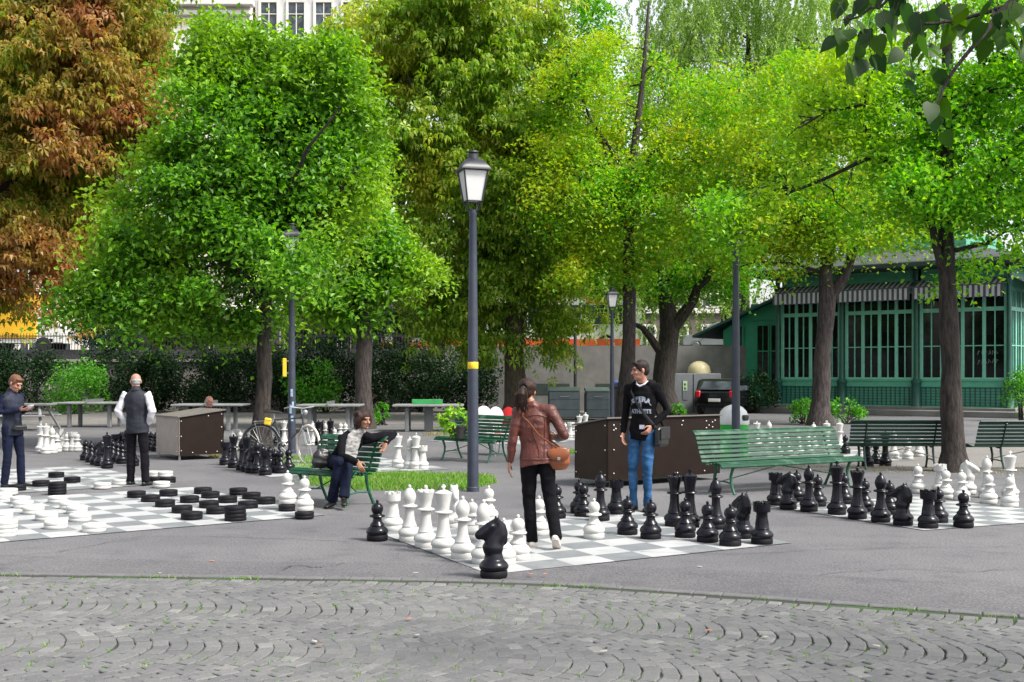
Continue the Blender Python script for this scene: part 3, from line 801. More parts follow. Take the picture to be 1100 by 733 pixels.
sb2=storage('large dark brown storage box behind the man in the hoodie',G(652.5,524.5),(.80,.60),(-.60,.80),2.42,.76,.90,1.03,M['box_brown'],M['box_lit_side'],M['box_lid'],'v')
# extra bolts on the big box where the hinges sit
b=MB(); du=Vector((.8,.6,0)); nu=du.cross(Vector((0,0,1)))
for (s,z) in [(.12,.93),(.16,.88),(.12,.86),(.26,.94),(.26,.87),(.26,.76),(.95,.72),(2.1,.95),(2.16,.88),(2.1,.84),(2.24,.93),(2.24,.85),(1.55,.9)]: b.ell(du*s+Vector((0,0,z))+nu*.006,(.013,)*3,8,5)
b.build('hinge_bolts',M['screw'],sb2)['kind']='stuff'
# cable hanging on the left box
# ------------------------------------------------------------------ lamp posts
def lamp(label,px,py,seen_band=False,rz=.35,lean=0,bright=True,px_flag=None,h=4.87):
    p=G(px,py); t=thing('street_lamp',label,'street lamp',p,rz,'park lanterns on blue-grey posts')
    b=MB(); b.lathe([(0,0),(.092,0),(.092,.06),(.082,.07),(.080,1.0),(.074,1.9),(.062,3.2),(.053,3.98),(.06,4.0),(.06,4.06),(.03,4.09),(0,4.09)],20); b.build('post',M['lamp_metal'],t)
    if seen_band:
        b=MB(); b.lathe([(.0755,1.775),(.0785,1.78),(.0775,1.87),(.0745,1.875)],20); b.build('band',M['yellow'],t)
    zb,zt=4.20,4.64; rb,rt=.155,.245
    b=MB()
    for k in range(4):
        a=k*math.pi/2+math.pi/4; d=Vector((math.cos(a),math.sin(a),0))
        b.tube([d*rb*1.02+Vector((0,0,zb)),d*rt*1.02+Vector((0,0,zt))],.013,6)
        b.tube([d*.03+Vector((0,0,4.04)),d*.10+Vector((0,0,4.08)),d*rb+Vector((0,0,zb))],.011,6)
        a2=a+math.pi/2; d2=Vector((math.cos(a2),math.sin(a2),0))
        b.tube([d*rb+Vector((0,0,zb)),d2*rb+Vector((0,0,zb))],.012,6); b.tube([d*rt+Vector((0,0,zt)),d2*rt+Vector((0,0,zt))],.012,6)
    b.build('lantern_frame',M['lamp_black'],t)
    b=MB(); c=lambda r,z:[Vector((r*math.cos(k*math.pi/2+math.pi/4),r*math.sin(k*math.pi/2+math.pi/4),z)) for k in range(4)]
    q0=c(rb-.006,zb+.005);q1=c(rt-.006,zt-.003)
    b.add(q0+q1,[(0,1,5,4),(1,2,6,5),(2,3,7,6),(3,0,4,7),(3,2,1,0),(4,5,6,7)]); b.build('glass',M['milk_glass'],t)
    b=MB(); q=[c(rt+.06,zt),c(rt+.06,zt+.02),c(rt*.66,zt+.155),c(.09,zt+.175)]
    vs=sum(q,[]); fs=[]
    for r_ in range(3):
        for k in range(4): fs.append((r_*4+k,r_*4+(k+1)%4,(r_+1)*4+(k+1)%4,(r_+1)*4+k))
    fs+= [(3,2,1,0),(12,13,14,15)]
    b.add(vs,fs)
    b.lathe([(.085,zt+.17),(.08,zt+.24),(.055,zt+.25),(.06,zt+.265),(.085,zt+.27),(.08,zt+.29),(.03,zt+.30),(0,zt+.305)],12); b.build('hood',M['lamp_black'],t)
    return t
lamp('tall blue-grey lamp post with yellow band and white lantern, centre of the square',508,528,True,.30)
l2=lamp('lamp post with a yellow plate, half buried in the green maple',313.5,487,False,.2)
b=MB(); b.box((-.155,-.03,1.82+.02),(.085,.03,.40),None,0,.012); b.build('yellow_plate',M['yellow'],l2)
b=MB()
for z in (1.72,1.98): b.box((-.095,-.03,z),(.05,.02,.02))
b.build('bracket',M['steel'],l2)
b=MB(); 
for (a,z,w,h) in ((-1.6,1.3,.08,.16),(-1.3,1.05,.07,.12),(-1.9,.95,.08,.2),(-1.5,.75,.09,.12)): 
    b.box((.0825*math.cos(a),.0825*math.sin(a),z),(w*.6,.004,h),Matrix.Rotation(a+math.pi/2,3,'Z'))
b.build('torn_stickers',mat('torn_sticker',(.25,.36,.48),.8,.4,20),l2)['kind']='stuff'
lamp('distant thin lamp post with small white lantern before the concrete wall',657.5,456.5,False,.1).scale=(.95,.95,.94)
lamp('lamp post rising in front of the litter bin into the leaves',790.5,497,False,.3)
tp=thing('signal_pole','thin black pole in front of the concrete wall by the containers','pole',(pxx(618,52),52,0))
MB().lathe([(0,0),(.075,0),(.07,3.5),(.05,3.55),(0,3.55)],10).build('pole',M['rail'],tp)
MB().lathe([(0,0),(.14,0),(.14,.1),(.08,.14),(.08,.2)],12).build('foot',M['rail'],tp)
# ------------------------------------------------------------------ litter bin
p=G(788,494.5); t=thing('litter_bin','green litter bin with white dome lid behind the long bench','litter bin',(p.x,p.y,0)); t.scale=(.9,.9,.97)
z1=.70
b=MB(); b.lathe([(0,.02),(.30,.02),(.32,.05),(.33,z1),(.335,z1+.02),(.32,z1+.04),(0,z1+.04)],24); b.lathe([(.331,.30),(.338,.305),(.338,.33),(.331,.335)],24); b.build('drum',M['bin_green'],t)
b=MB(); b.lathe([(.335,z1+.03),(.345,z1+.05),(.33,z1+.18),(.28,z1+.30),(.19,z1+.385),(.08,z1+.425),(0,z1+.43)],24); b.build('dome',M['bin_white'],t)
b=MB(); b.box((.21,-.245,z1+.17),(.20,.08,.12),Matrix.Rotation(.75,3,'Z'),0,.03); b.build('slot',M['soffit'],t)
# ------------------------------------------------------------------ ping-pong tables, picnic table
def pingpong(label,x0,x1,pyt,dpt,net=False):
    zt=.80; d=(HC-zt)*F/(pyt-YH); X0=pxx(x0,d); X1=pxx(x1,d); L=X1-X0
    t=thing('table_tennis_table',label,'table',((X0+X1)/2,d+.6,0),random.uniform(-.03,.03),'concrete table tennis tables along the hedge')
    b=MB(); b.box((0,0,zt-.028),(L,1.4,.056),None,0,.012); b.build('tabletop',M['table_top'],t)
    for (fx,fy) in ((-.30,-.45),(-.30,.45),(.30,-.45),(.30,.45)):
        b=MB(); b.box((fx*L,fy,(zt-.058)/2),(.11,.13,zt-.062),None,0,.015); b.build('leg',M['table_leg'],t)
    if net:
        b=MB(); b.box((0,0,(zt-.058)/2),(.24,.5,zt-.064),None,0,.015); b.build('pedestal',M['table_leg'],t)
    b=MB()
    if net: b.box((-.02*L,-.05,zt+.075),(L*.44,.04,.15),None,0,.006); b.build('net_plate',M['net_green'],t)
    else: b.box((0,0,zt+.05),(.03,1.45,.10)); b.build('net_plate',M['steel'],t)
    return t
pingpong('concrete table between the phone man and the waistcoat man',58,131,432.5,0)
pingpong('grey table half hidden behind the left storage box',184,259,434.5,0)
pingpong('grey table behind the bicycle and the lamp post',318,386,435,0)
pingpong('concrete table with a bright green net plate under the chestnut',421,497,435,0,True)
t=thing('picnic_table','wooden picnic table with slanted legs behind the phone man','picnic table',(pxx(26,35),35.2,0))
b=MB(); b.box((0,0,.78),(1.5,.8,.06),None,0,.01); b.build('tabletop',M['table_leg'],t)
for y in (-.62,.62):
    b=MB(); b.box((0,y,.45),(1.5,.28,.05),None,0,.01); b.build('seat',M['table_top'],t)
for x in (-.55,.6):
    for (y0,y1) in ((.25,.75),(-.25,-.75)):
        b=MB(); b.tube([(x-.12,y0,.75),(x+.12,y1,0)],.045,6); b.build('leg',M['table_top'],t)
# ------------------------------------------------------------------ containers by the wall
def container(label,x0,x1,pyb,pyt):
    d=F*HC/(pyb-YH); X0,X1=pxx(x0,d),pxx(x1,d); L=X1-X0; H=HC-(pyt-YH)*d/F; D=1.1
    t=thing('waste_container',label,'container',((X0+X1)/2,d,0),0,'grey waste containers by the concrete wall')
    b=MB(); b.box((0,D/2,.08+(H*.86)/2),(L,D,H*.86),None,0,.03)
    for z in (.36,.68): b.box((0,-.012,H*z),(L*.96,.03,.04),None,0,.01)
    b.build('body',M['dumpster'],t)
    s=-.012-L/2
    b=MB(); b.prism([(-L/2-.02,-.03,H*.86+.09),(-L/2-.02,D*.55,H*1.06),(-L/2-.02,D+.03,H*1.06),(-L/2-.02,D+.03,H*.86+.09)],(L+.04,0,0)); b.build('lid',M['dumpster_lid'],t)
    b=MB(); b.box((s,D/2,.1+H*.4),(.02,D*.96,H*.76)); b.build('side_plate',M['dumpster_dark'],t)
    b=MB(); b.box((0,-.03,H*.76),(.35,.04,.05),None,0,.012); b.build('handle',M['steel'],t)
    for (x,y) in ((-.42,.1),(.42,.1),(-.42,.9),(.42,.9)):
        b=MB(); b.lathe([(0,-.03),(.075,-.03),(.08,-.02),(.08,.02),(.075,.03),(0,.03)],12,(x*L,y*D,.08),0,True,Matrix.Rotation(math.pi/2,3,'Y')); b.build('wheel',M['tyre'],t)
    return t
container('grey waste container with pale lid, left of the pair by the concrete wall',590,623,451.5,418)
container('grey waste container with pale lid, right one beside the far lamp post',630,655,451.5,418.5)
t=thing('dark_bin','dark bin with blue sack on top, between container and tree','bin',(pxx(664,44.6),44.4,0))
b=MB(); b.box((0,.3,.62),(.62,.55,1.15),None,0,.04); b.build('body',M['lamp_black'],t)
b=MB(); b.box((0,.3,1.22),(.66,.6,.06),None,0,.02); b.build('lid',M['lamp_metal'],t)
b=MB(); b.ell((-.1,.2,1.36),(.2,.16,.12),10,6); b.ell((.12,.25,1.33),(.13,.12,.08),10,6); 
o=remeshed(b,'plastic_sack',mat('blue_white_sack',(.12,.16,.42),.4,.5,9),.03,None,1,.03,7); o.location=(pxx(664,44.6),44.4,0); tag(o,'crumpled blue sack lying on the dark bin','sack')
# grey kiosk with a cream dome behind it
t=thing('service_cabinet','tall grey service cabinet with a small green sign by the black car','cabinet',(pxx(746,51),51,0))
b=MB(); b.box((0,.4,.85),(2.3,.9,1.75),None,0,.02); b.build('body',M['kiosk_grey'],t)
b=MB(); b.box((-.05,-.057,.85),(.03,.01,1.7)); b.box((.75,-.057,.9),(.6,.012,.9)); b.build('door',M['lamp_black'],t)
b=MB(); b.box((-.42,-.06,1.0),(.22,.016,.85)); b.build('notice',M['kiosk_grey'],t)
b=MB(); b.box((-.42,-.071,1.18),(.19,.012,.42)); b.build('sign_plate',mat('sign_pale_green',(.45,.55,.35),.5),t)
b=MB()
for z in (1.26,1.08): b.ell((-.42,-.08,z),(.05,.01,.06),10,6)
b.build('sign_mark',mat('sign_green',(.01,.2,.08),.5),t)
t=thing('domed_column','cream dome on a pale column behind the grey cabinet','column',(pxx(751,52.6),52.6,0))
b=MB(); b.lathe([(0,0),(.47,0),(.47,1.6),(.52,1.62),(.52,1.74),(0,1.74)],28); b.build('drum',M['stone_pale'],t)
b=MB(); b.lathe([(.52,1.74),(.515,1.86),(.47,2.02),(.37,2.16),(.22,2.25),(.09,2.285),(0,2.29)],28); b.build('dome',M['dome_cream'],t)
# garage-like door block by the wall
t=thing('service_door','low pale block with dark shutter beside the car','door block',(pxx(775,53.5),53.6,0))
b=MB(); b.box((0,.15,.75),(1.9,.3,1.5),None,0,.02); b.build('frame',M['stone_pale'],t)
b=MB(); b.box((.0,-.012,.7),(1.4,.03,1.1)); b.build('shutter',M['concrete_dark'],t)
# ------------------------------------------------------------------ chairs and plant at the centre bench
def chair(label,px,d,z,m,rz=0.,w=.20,kind='oval'):
    t=thing('garden_chair',label,'chair',(pxx(px,d),d,0),rz)
    b=MB(); b.lathe([(0,-.02),(w*.85,-.018),(w,0),(w*.85,.012),(0,.005)],22,(0,.0,.80),0,True,Matrix.Rotation(R(80),3,'X')@Matrix.Diagonal((1,1.25,1)))
    b.build('backrest',m,t)
    b=MB(); b.lathe([(0,-.015),(.2,-.015),(.215,0),(.2,.015),(0,.01)],22,(0,-.25,.45)); b.build('seat',m,t)
    for (x,y) in ((-.15,-.42),(.15,-.42),(-.15,-.08),(.15,-.08)):
        b=MB(); b.tube([(x*.8,y,.44),(x*1.2,y*1.05,0)],.014,6); b.build('leg',M['steel'],t)
    b=MB(); b.tube([(-.08,-.08,.45),(-.07,.0,.65)],.014,6); b.tube([(.08,-.08,.45),(.07,.0,.65)],.014,6); b.build('stay',M['steel'],t)
    return t
chair('white oval-backed chair standing behind the green bench',533,24.6,0,M['pink_white'],.35,.17)
chair('red chair behind the green bench, beside the leather jacket',545.5,24.7,0,M['red_plastic'],-.5,.165)
chair('low white chair just right of the blue-grey lamp post',519.5,24.9,0,M['pink_white'],.1,.18).location.z=-.0
# ------------------------------------------------------------------ bicycle
def bicycle():
    # rear wheel at (288,~), front wheel turned towards us at (325,~)
    d=22.2
    t=thing('bicycle','bicycle with cream front tyre and black saddle leaning by the lamp post','bicycle',(pxx(296,d),d,0),R(-8)); t.scale=(1.06,)*3
    rw=.345
    def wheel(parent,c,rot,mt,nm):
        b=MB(); n=28
        pts=[Vector((rw*math.cos(2*math.pi*k/n),0,rw*math.sin(2*math.pi*k/n))) for k in range(n+1)]
        b.tube([c+rot@p for p in pts],.022,8,cap=False); o=b.build(nm,mt,parent)
        b=MB(); b.tube([c+rot@(p*.925) for p in pts],.010,6,cap=False); b.build('rim',M['steel'],o)
        b=MB()
        for k in range(18):
            a=2*math.pi*k/18; b.tube([c+rot@Vector((.02*math.cos(a),.02 if k%2 else -.02,.02*math.sin(a))),c+rot@Vector((rw*.92*math.cos(a),0,rw*.92*math.sin(a)))],.0022,4,cap=False)
        b.tube([c+rot@Vector((0,-.05,0)),c+rot@Vector((0,.05,0))],.022,8); b.build('spokes',M['steel'],o)
        return o
    I=Matrix.Identity(3)
    rc=Vector((-.27,0,rw)); fc=Vector((.66,-.15,rw))
    frot=Matrix.Rotation(R(-38),3,'Z')
    wheel(t,rc,I,M['tyre'],'rear_wheel'); wheel(t,fc,frot,M['bike_cream'],'front_wheel')
    bb=Vector((.13,0,.29)); st=Vector((-.02,0,.80)); hd=Vector((.50,-.01,.82)); hl=Vector((.535,-.02,.68))
    b=MB(); b.tube([bb,st],.016,8); b.tube([bb,hl],.018,8); b.tube([st*.97+hd*.0,hd],.015,8); b.tube([hd+Vector((-.01,0,.06)),hl],.02,8)
    for s in (-.06,.06): b.tube([rc+Vector((0,s,0)),bb+Vector((0,s*.5,0))],.010,6); b.tube([rc+Vector((0,s,0)),st+Vector((0,s*.3,-.05))],.009,6)
    b.build('frame',M['bike_frame'],t)
    b=MB(); ax=frot@Vector((0,1,0))
    for s in (-.055,.055): b.tube([hl+ax*s*.5,hl+ax*s+Vector((.02,-.02,-.06)),fc+ax*s],.011,6)
    b.build('fork',M['steel'],t)
    b=MB(); top=hd+Vector((-.015,0,.17)); b.tube([hd,top],.014,8)
    hx=frot@Vector((0,1,0)); fw=frot@Vector((1,0,0))
    b.tube([top-hx*.28-fw*.12,top-hx*.25+fw*.02+Vector((0,0,.03)),top+fw*.06,top+hx*.25+fw*.02+Vector((0,0,.03)),top+hx*.28-fw*.12],.012,8)
    b.build('handlebar',M['steel'],t)
    b=MB(); b.ell(hd+fw*.10+Vector((0,0,.10)),(.05,.05,.05),10,7); b.build('headlamp',M['steel'],t)
    b=MB(); sp=st+Vector((-.015,0,.10)); b.tube([st,sp],.012,6); b.build('seat_post',M['steel'],t)
    b=MB(); b.tube([sp+Vector((-.15,0,.035)),sp+Vector((-.06,0,.03)),sp+Vector((.06,0,.02)),sp+Vector((.14,0,.01))],[(.085,.03),(.075,.032),(.035,.025),(.02,.015)],10,side=(0,1,0),round_cap=True); b.build('saddle',M['leather_black'],t)
    b=MB(); b.box(st+Vector((-.12,-.02,-.05)),(.12,.09,.13),Matrix.Rotation(.2,3,'Y'),0,.02); b.build('saddle_bag',M['yellow'],t)
    b=MB(); n=20; b.tube([bb+Vector((.09*math.cos(2*math.pi*k/n),-.04,.09*math.sin(2*math.pi*k/n))) for k in range(n+1)],.008,5,cap=False)
    b.tube([bb+Vector((0,-.05,0)),bb+Vector((.12,-.06,-.10))],.010,5); b.tube([bb+Vector((0,.05,0)),bb+Vector((-.12,.06,.10))],.010,5)
    b.box(bb+Vector((.12,-.10,-.10)),(.09,.06,.02)); b.box(bb+Vector((-.12,.10,.10)),(.09,.06,.02)); b.build('crank',M['steel'],t)
    b=MB()
    pts=[rc+Vector((.375*math.cos(R(a)),0,.375*math.sin(R(a)))) for a in range(20,186,15)]
    b.tube(pts,[(.03,.006)]*len(pts),8,side=(0,1,0)); b.build('mudguard',M['steel'],t)
    b=MB(); 
    for s in (-.06,.06): b.tube([rc+Vector((-.12,s,.40)),rc+Vector((.2,s,.43))],.007,5); b.tube([rc+Vector((0,s,0)),rc+Vector((-.1,s,.40))],.005,5)
    for q in (-.1,0,.1,.18): b.tube([rc+Vector((q,-.06,.41)),rc+Vector((q,.06,.41))],.006,5)
    b.build('luggage_rack',M['steel'],t)
bicycle()
# ------------------------------------------------------------------ vehicles
def wheel_mb(c,r,w,axis='y'):
    rot=Matrix.Rotation(math.pi/2,3,'X') if axis=='y' else Matrix.Rotation(math.pi/2,3,'Y')
    b=MB(); b.lathe([(0,-w/2),(r*.9,-w/2),(r,-w*.35),(r,w*.35),(r*.9,w/2),(0,w/2)],20,c,0,True,rot); return b
def rim_mb(c,r,w,axis='y'):
    rot=Matrix.Rotation(math.pi/2,3,'X') if axis=='y' else Matrix.Rotation(math.pi/2,3,'Y')
    b=MB(); b.lathe([(0,-w/2-.012),(r*.55,-w/2-.012),(r*.62,-w/2+.01),(r*.62,w/2-.01),(r*.55,w/2+.012),(0,w/2+.012)],16,c,0,True,rot); return b
def prof_body(pts,y0,y1,ch=.12):
    """side profile (x,z) extruded in y with a small tumblehome inset at both flanks"""
    b=MB(); n=len(pts); c=Vector((sum(p[0] for p in pts)/n,0,sum(p[1] for p in pts)/n))
    ins=lambda k:[(c.x+(p[0]-c.x)*k,c.z+(p[1]-c.z)*k) for p in pts]
    rings=[(y0,.955),(y0+ch*.4,.99),(y0+ch,1),(y1-ch,1),(y1-ch*.4,.99),(y1,.955)]
    vs=[];fs=[]
    for (y,k) in rings: vs+=[(x,y,z) for x,z in ins(k)]
    for r_ in range(len(rings)-1):
        for i in range(n):
            j=(i+1)%n; fs.append((r_*n+i,r_*n+j,(r_+1)*n+j,(r_+1)*n+i))
    fs.append(tuple(reversed(range(n)))); fs.append(tuple(range((len(rings)-1)*n,len(rings)*n)))
    b.add(vs,fs,0,True); return b
def bus(name,label,cat,px0,px1,d,zb,L,body,trim,H=2.95,rz=0,sign=True,nwin=7,splash=None):
    x=(pxx(px0,d)+pxx(px1,d))/2
    t=thing(name,label,cat,(x,d+1.25,zb),rz)
    pts=[(-L/2,.35),(-L/2+.02,H*.55),(-L/2+.12,H-.12),(-L/2+.35,H),(L/2-.35,H),(L/2-.10,H-.12),(L/2,H*.5),(L/2,.35)]
    prof_body(pts,-1.25,1.25,.14).build('body',body,t)
    b=MB(); b.box((0,-1.262,.50),(L*.97,.03,.34)); b.build('skirt_stripe',trim,t)
    ww=(L-.8)/nwin
    for k in range(nwin):
        b=MB(); b.box((-L/2+.4+ww*(k+.5),-1.258,H*.66),(ww-.09,.05,H*.34),None,0,.02); b.build('window',M['win'],t)
    b=MB(); b.box((L/2+.012,0,H*.62),(.03,2.1,H*.42),None,0,.01); b.build('windscreen',M['win'],t)
    for xx in (-L*.30,L*.32):
        w=wheel_mb((xx,-1.10,.48),.48,.30).build('wheel',M['tyre'],t); rim_mb((xx,-1.10,.48),.48,.30).build('rim',M['steel'],w)
        wheel_mb((xx,1.10,.48),.48,.30).build('wheel',M['tyre'],t)
    if sign:
        b=MB(); b.box((L*.3,-1.275,H*.9),(1.6,.05,.26),None,0,.01); b.build('route_sign',M['orange_sign'],t)
    if splash:
        b=MB()
        pts=[]; 
        for k in range(18):
            a=2*math.pi*k/18; r=.3 if k%2 else .55
            pts.append((splash+r*math.cos(a)*1.1,-1.262,1.3+r*math.sin(a)*.75))
        b.prism(pts,(0,-.012,0)); b.build('yellow_splash',M['yellow'],t)
        b=MB(); b.ell((splash,-1.275,1.25),(.16,.01,.16),10,6); b.build('red_splash',M['bus_red'],t)
    return t
bus('city_bus','white city bus with red orange skirt stripe behind the concrete wall','bus',470,692,60.5,2.85,10.6,M['bus_white'],M['bus_red'],2.95,0,True,7,2.3)
bus('city_bus','white and orange bus far behind the chestnut tree left of centre','bus',430,520,66,2.85,8.0,M['bus_white'],M['orange_sign'],3.1,0,False,6)
b=MB(); 
def truck():
    d=62; x0,x1=pxx(-30,d),pxx(56,d)
    t=thing('box_truck','yellow box truck behind the railing at the far left','truck',((x0+x1)/2,d+1.2,2.85)); L=x1-x0
    b=MB(); b.box((-.4,0,1.95),(L-.9,2.4,2.4),None,0,.06); b.build('cargo_box',M['van_yellow'],t)
    prof_body([(L/2-.9,.5),(L/2-.9,2.4),(L/2-.4,2.4),(L/2+.35,1.5),(L/2+.55,1.3),(L/2+.55,.5)],-1.1,1.1).build('cab',M['bus_white'],t)
    b=MB(); b.box((L/2-.35,-1.09,1.75),(.6,.05,.6),None,0,.02); b.build('cab_window',M['win'],t)
    b=MB(); b.box((0,0,.62),(L,2.2,.22)); b.build('chassis',M['bus_white'],t)
    for xx in (-L*.3,L*.38):
        for y in (-1.0,1.0):
            wheel_mb((xx,y,.42),.42,.28).build('wheel',M['tyre'],t)
truck()
def van():
    d=61; t=thing('delivery_van','yellow and blue van behind the railing over the waistcoat man','van',(pxx(163,d),d+1,2.85))
    prof_body([(-1.9,.35),(-1.95,1.0),(-1.8,1.95),(-1.5,2.05),(.9,2.05),(1.45,1.35),(2.1,1.1),(2.2,.35)],-.95,.95).build('body',M['van_yellow'],t)
    b=MB(); b.prism([(-1.9,-.965,.45),(1.9,-.965,.45),(1.6,-.965,.95),(.2,-.965,.75),(-.5,-.965,1.05),(-1.9,-.965,.9)],(0,-.012,0)); b.build('blue_stripe',M['van_blue'],t)
    for x0,x1 in ((-1.3,-.3),(-.15,.75)):
        b=MB(); b.box(((x0+x1)/2,-.95,1.55),(x1-x0,.05,.5),None,0,.02); b.build('window',M['win'],t)
    for xx in (-1.2,1.3):
        for y in (-.85,.85):
            w=wheel_mb((xx,y,.33),.33,.2).build('wheel',M['tyre'],t); rim_mb((xx,y,.33),.33,.2).build('rim',M['steel'],w)
van()
def car(label,loc,rz,m,plate=False):
    t=thing('parked_car',label,'car',loc,rz,'cars parked in the street' if not plate else None)
    pts=[(-1.95,.32),(-2.0,.62),(-1.93,.92),(-1.72,1.02),(-1.35,1.42),(-1.0,1.5),(.2,1.5),(.6,1.38),(1.05,.98),(1.85,.82),(2.05,.6),(2.02,.32)]
    prof_body(pts,-.86,.86,.2).build('body',m,t)
    b=MB()
    q=[(-1.74,-.66,1.04),(-1.74,.66,1.04),(-1.42,.58,1.38),(-1.42,-.58,1.38)]
    b.prism([Vector(p) for p in q],Vector((-.03,0,.02))); b.build('rear_window',M['win'],t)
    for s in (-1,1):
        b=MB(); b.prism([(-1.2,s*.852,1.02),(.85,s*.852,1.02),(.45,s*.845,1.36),(-1.0,s*.845,1.38)],(0,s*.012,0)); b.build('side_window',M['win'],t)
        b=MB(); b.box((-1.90,s*.70,.86),(.16,.20,.30),None,0,.04); b.build('tail_light',M['tail_red'],t)
        b=MB(); b.box((.7,s*.93,1.0),(.12,.16,.12),None,0,.03); b.build('mirror',m,t)
        for xx in (-1.25,1.3):
            w=wheel_mb((xx,s*.76,.31),.31,.2).build('wheel',M['tyre'],t); rim_mb((xx,s*.76,.31),.31,.2).build('rim',M['steel'],w)
    b=MB(); b.box((-2.0,0,.62),(.04,.5,.13),None,0,.01); b.build('number_plate',M['plate'],t)
    b=MB(); b.box((-1.97,0,.40),(.14,1.5,.14),None,0,.04); b.build('bumper',m,t)
    return t
car('glossy black car with red tail light parked beside the green pavilion',(pxx(781,49.5),49.8,0),R(66),M['car_black'],True)
car('silver car parked above the concrete wall left of the annex roof',(pxx(776,60),60.2,2.85),R(170),M['car_silver'])
car('blue car parked above the concrete wall beside the silver car',(pxx(812,61),61.5,2.85),R(175),M['van_blue'])
# ------------------------------------------------------------------ pavilion cafe
def cafe():
    Cl=Vector((11.9,51.9,0)); Cr=Vector((19.6,45.8,0)); tv=(Cr-Cl); LW=tv.length; rz=math.atan2(tv.y,tv.x)
    t=thing('cafe_pavilion','green iron and glass cafe pavilion with striped awnings','pavilion',Cl,rz)
    # local x along the facade, y going inside
    HT=6.35; D=11.0
    cols=[0,LW*.302,LW*.628,LW]
    # plinth and step
    b=MB(); b.box((LW/2,D/2-.55,.12),(LW+1.6,D+1.4,.24),None,0,.02); b.box((LW/2,D/2-.15,.28),(LW+.7,D+.7,.16),None,0,.02); b.build('plinth',M['concrete'],t)
    # core (dark interior box)
    b=MB(); b.box((LW/2,D/2+.6,3.0),(LW-.3,D-1.2,5.4)); b.build('interior',M['interior'],t)
    def bay(org,ux,uy,w,awning=True,npan=4):
        """one bay: origin at its left foot, ux along, uy inward"""
        O=Vector(org); ux=Vector(ux); uy=Vector(uy); Z=Vector((0,0,1)); rot=Matrix((ux,uy,Z)).transposed()
        B=lambda mb,x0,x1,y0,y1,z0,z1,ch=0: mb.box(O+ux*(x0+x1)/2+uy*(y0+y1)/2+Z*(z0+z1)/2,(abs(x1-x0),abs(y1-y0),abs(z1-z0)),rot,0,ch)
        m=.16
        wl=MB(); B(wl,m,w-m,.06,.16,.36,1.16); wl.build('panel',M['cafe_lattice'],t)
        wl=MB(); B(wl,m,w-m,.0,.2,1.165,1.47,.01); B(wl,m,w-m,-.03,.0,1.40,1.47,.01); B(wl,m,w-m,.02,.2,.33,.40); wl.build('sill',M['cafe_green'],t)
        lt=MB(); n=int((w-2*m)/.19)
        for k in range(n+1): B(lt,m+k*(w-2*m)/n-.022,m+k*(w-2*m)/n+.022,.02,.045,.40,1.16)
        for k in range(7): B(lt,m,w-m,.047,.058,.42+k*.115,.442+k*.115)
        o=lt.build('lattice',M['cafe_dark'],t); o['kind']='stuff'
        fr=MB(); pw=(w-2*m)/npan
        for k in range(npan+1):
            x=m+k*pw; B(fr,x-.066,x+.066,.0,.12,1.475,5.15,.01)
        for (z0,z1) in ((1.475,1.56),(4.22,4.38),(5.03,5.15)): 
            for k in range(npan): B(fr,m+k*pw+.067,m+(k+1)*pw-.067,.004,.115,z0,z1)
        wf=fr.build('window',M['cafe_frame'],t)
        th=MB()
        for k in range(npan):
            x=m+(k+.5)*pw; B(th,x-.021,x+.021,.02,.07,1.56,4.22); B(th,x-.021,x+.021,.02,.07,4.38,5.03)
            B(th,m+k*pw+.067,x-.022,.022,.065,2.82,2.86); B(th,x+.022,m+(k+1)*pw-.067,.022,.065,2.82,2.86)
        th.build('glazing_bar',M['cafe_frame'],wf)['kind']='stuff'
        gl=MB()
        for k in range(npan): B(gl,m+k*pw+.05,m+(k+1)*pw-.05,.08,.095,1.5,5.1)
        gl.build('glass',M['glass'],wf)
        fz=MB(); B(fz,m,w-m,.0,.2,5.155,6.0); B(fz,m,w-m,-.04,0,5.75,5.85,.01); fz.build('frieze',M['cafe_green'],t)
        if awning:
            ns=int(w/.11); aw=MB()
            for k in range(ns):
                x0=.05+k*(w-.1)/ns; x1=.05+(k+1)*(w-.1)/ns; mi=k%2
                P=lambda x,y,z:O+ux*x+uy*y+Z*z
                aw.add([P(x0,-.02,5.55),P(x1,-.02,5.55),P(x1,-.75,5.22),P(x0,-.75,5.22)],[(0,1,2,3)],mi)
                zl=4.72+(.03 if mi else 0)
                aw.add([P(x0,-.752,5.21),P(x1,-.752,5.21),P(x1,-.757,zl),P(x0,-.757,zl),P(x0,-.735,5.21),P(x1,-.735,5.21),P(x1,-.735,zl),P(x0,-.735,zl)],[(0,1,2,3),(7,6,5,4),(3,2,6,7)],mi)
            B(aw,.0,w,-.77,-.73,5.215,5.26)
            aw.build('awning',[M['awn_dark'],M['awn_light']],t)
    for a,bx in zip(cols,cols[1:]): bay((a,0,0),(1,0,0),(0,1,0),bx-a)
    # right flank, receding
    wR=3.3
    for k in range(3): bay((LW,wR*k,0),(0,1,0),(-1,0,0),wR,True,4)
    # columns
    def column(x,y,fat=1.0):
        b=MB(); b.lathe([(0,.2),(.22,.2),(.22,.36),(.19,.40),(.19,1.3),(.21,1.33),(.21,1.42),(.12,1.50),(.105,1.7),(.09,5.2),(.10,5.25),(.16,5.4),(.16,5.5),(.10,5.55),(.10,6.0),(0,6.0)],14,(x,y,0)); b.build('column',M['cafe_dark'],t)
        b=MB(); b.tube([(x,y-.08,5.2),(x,y-.35,5.6),(x,y-.75,5.95),(x,y-1.1,6.05)],.035,6); b.build('bracket',M['cafe_dark'],t)
    for x in cols: column(x,-.10)
    for k in (1,2,3): column(LW+.1,wR*k)
    # eave, gutter, roof and lantern
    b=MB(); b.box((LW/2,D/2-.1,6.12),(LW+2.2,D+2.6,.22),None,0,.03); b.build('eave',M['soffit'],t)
    b=MB(); e=1.2; zr=6.235
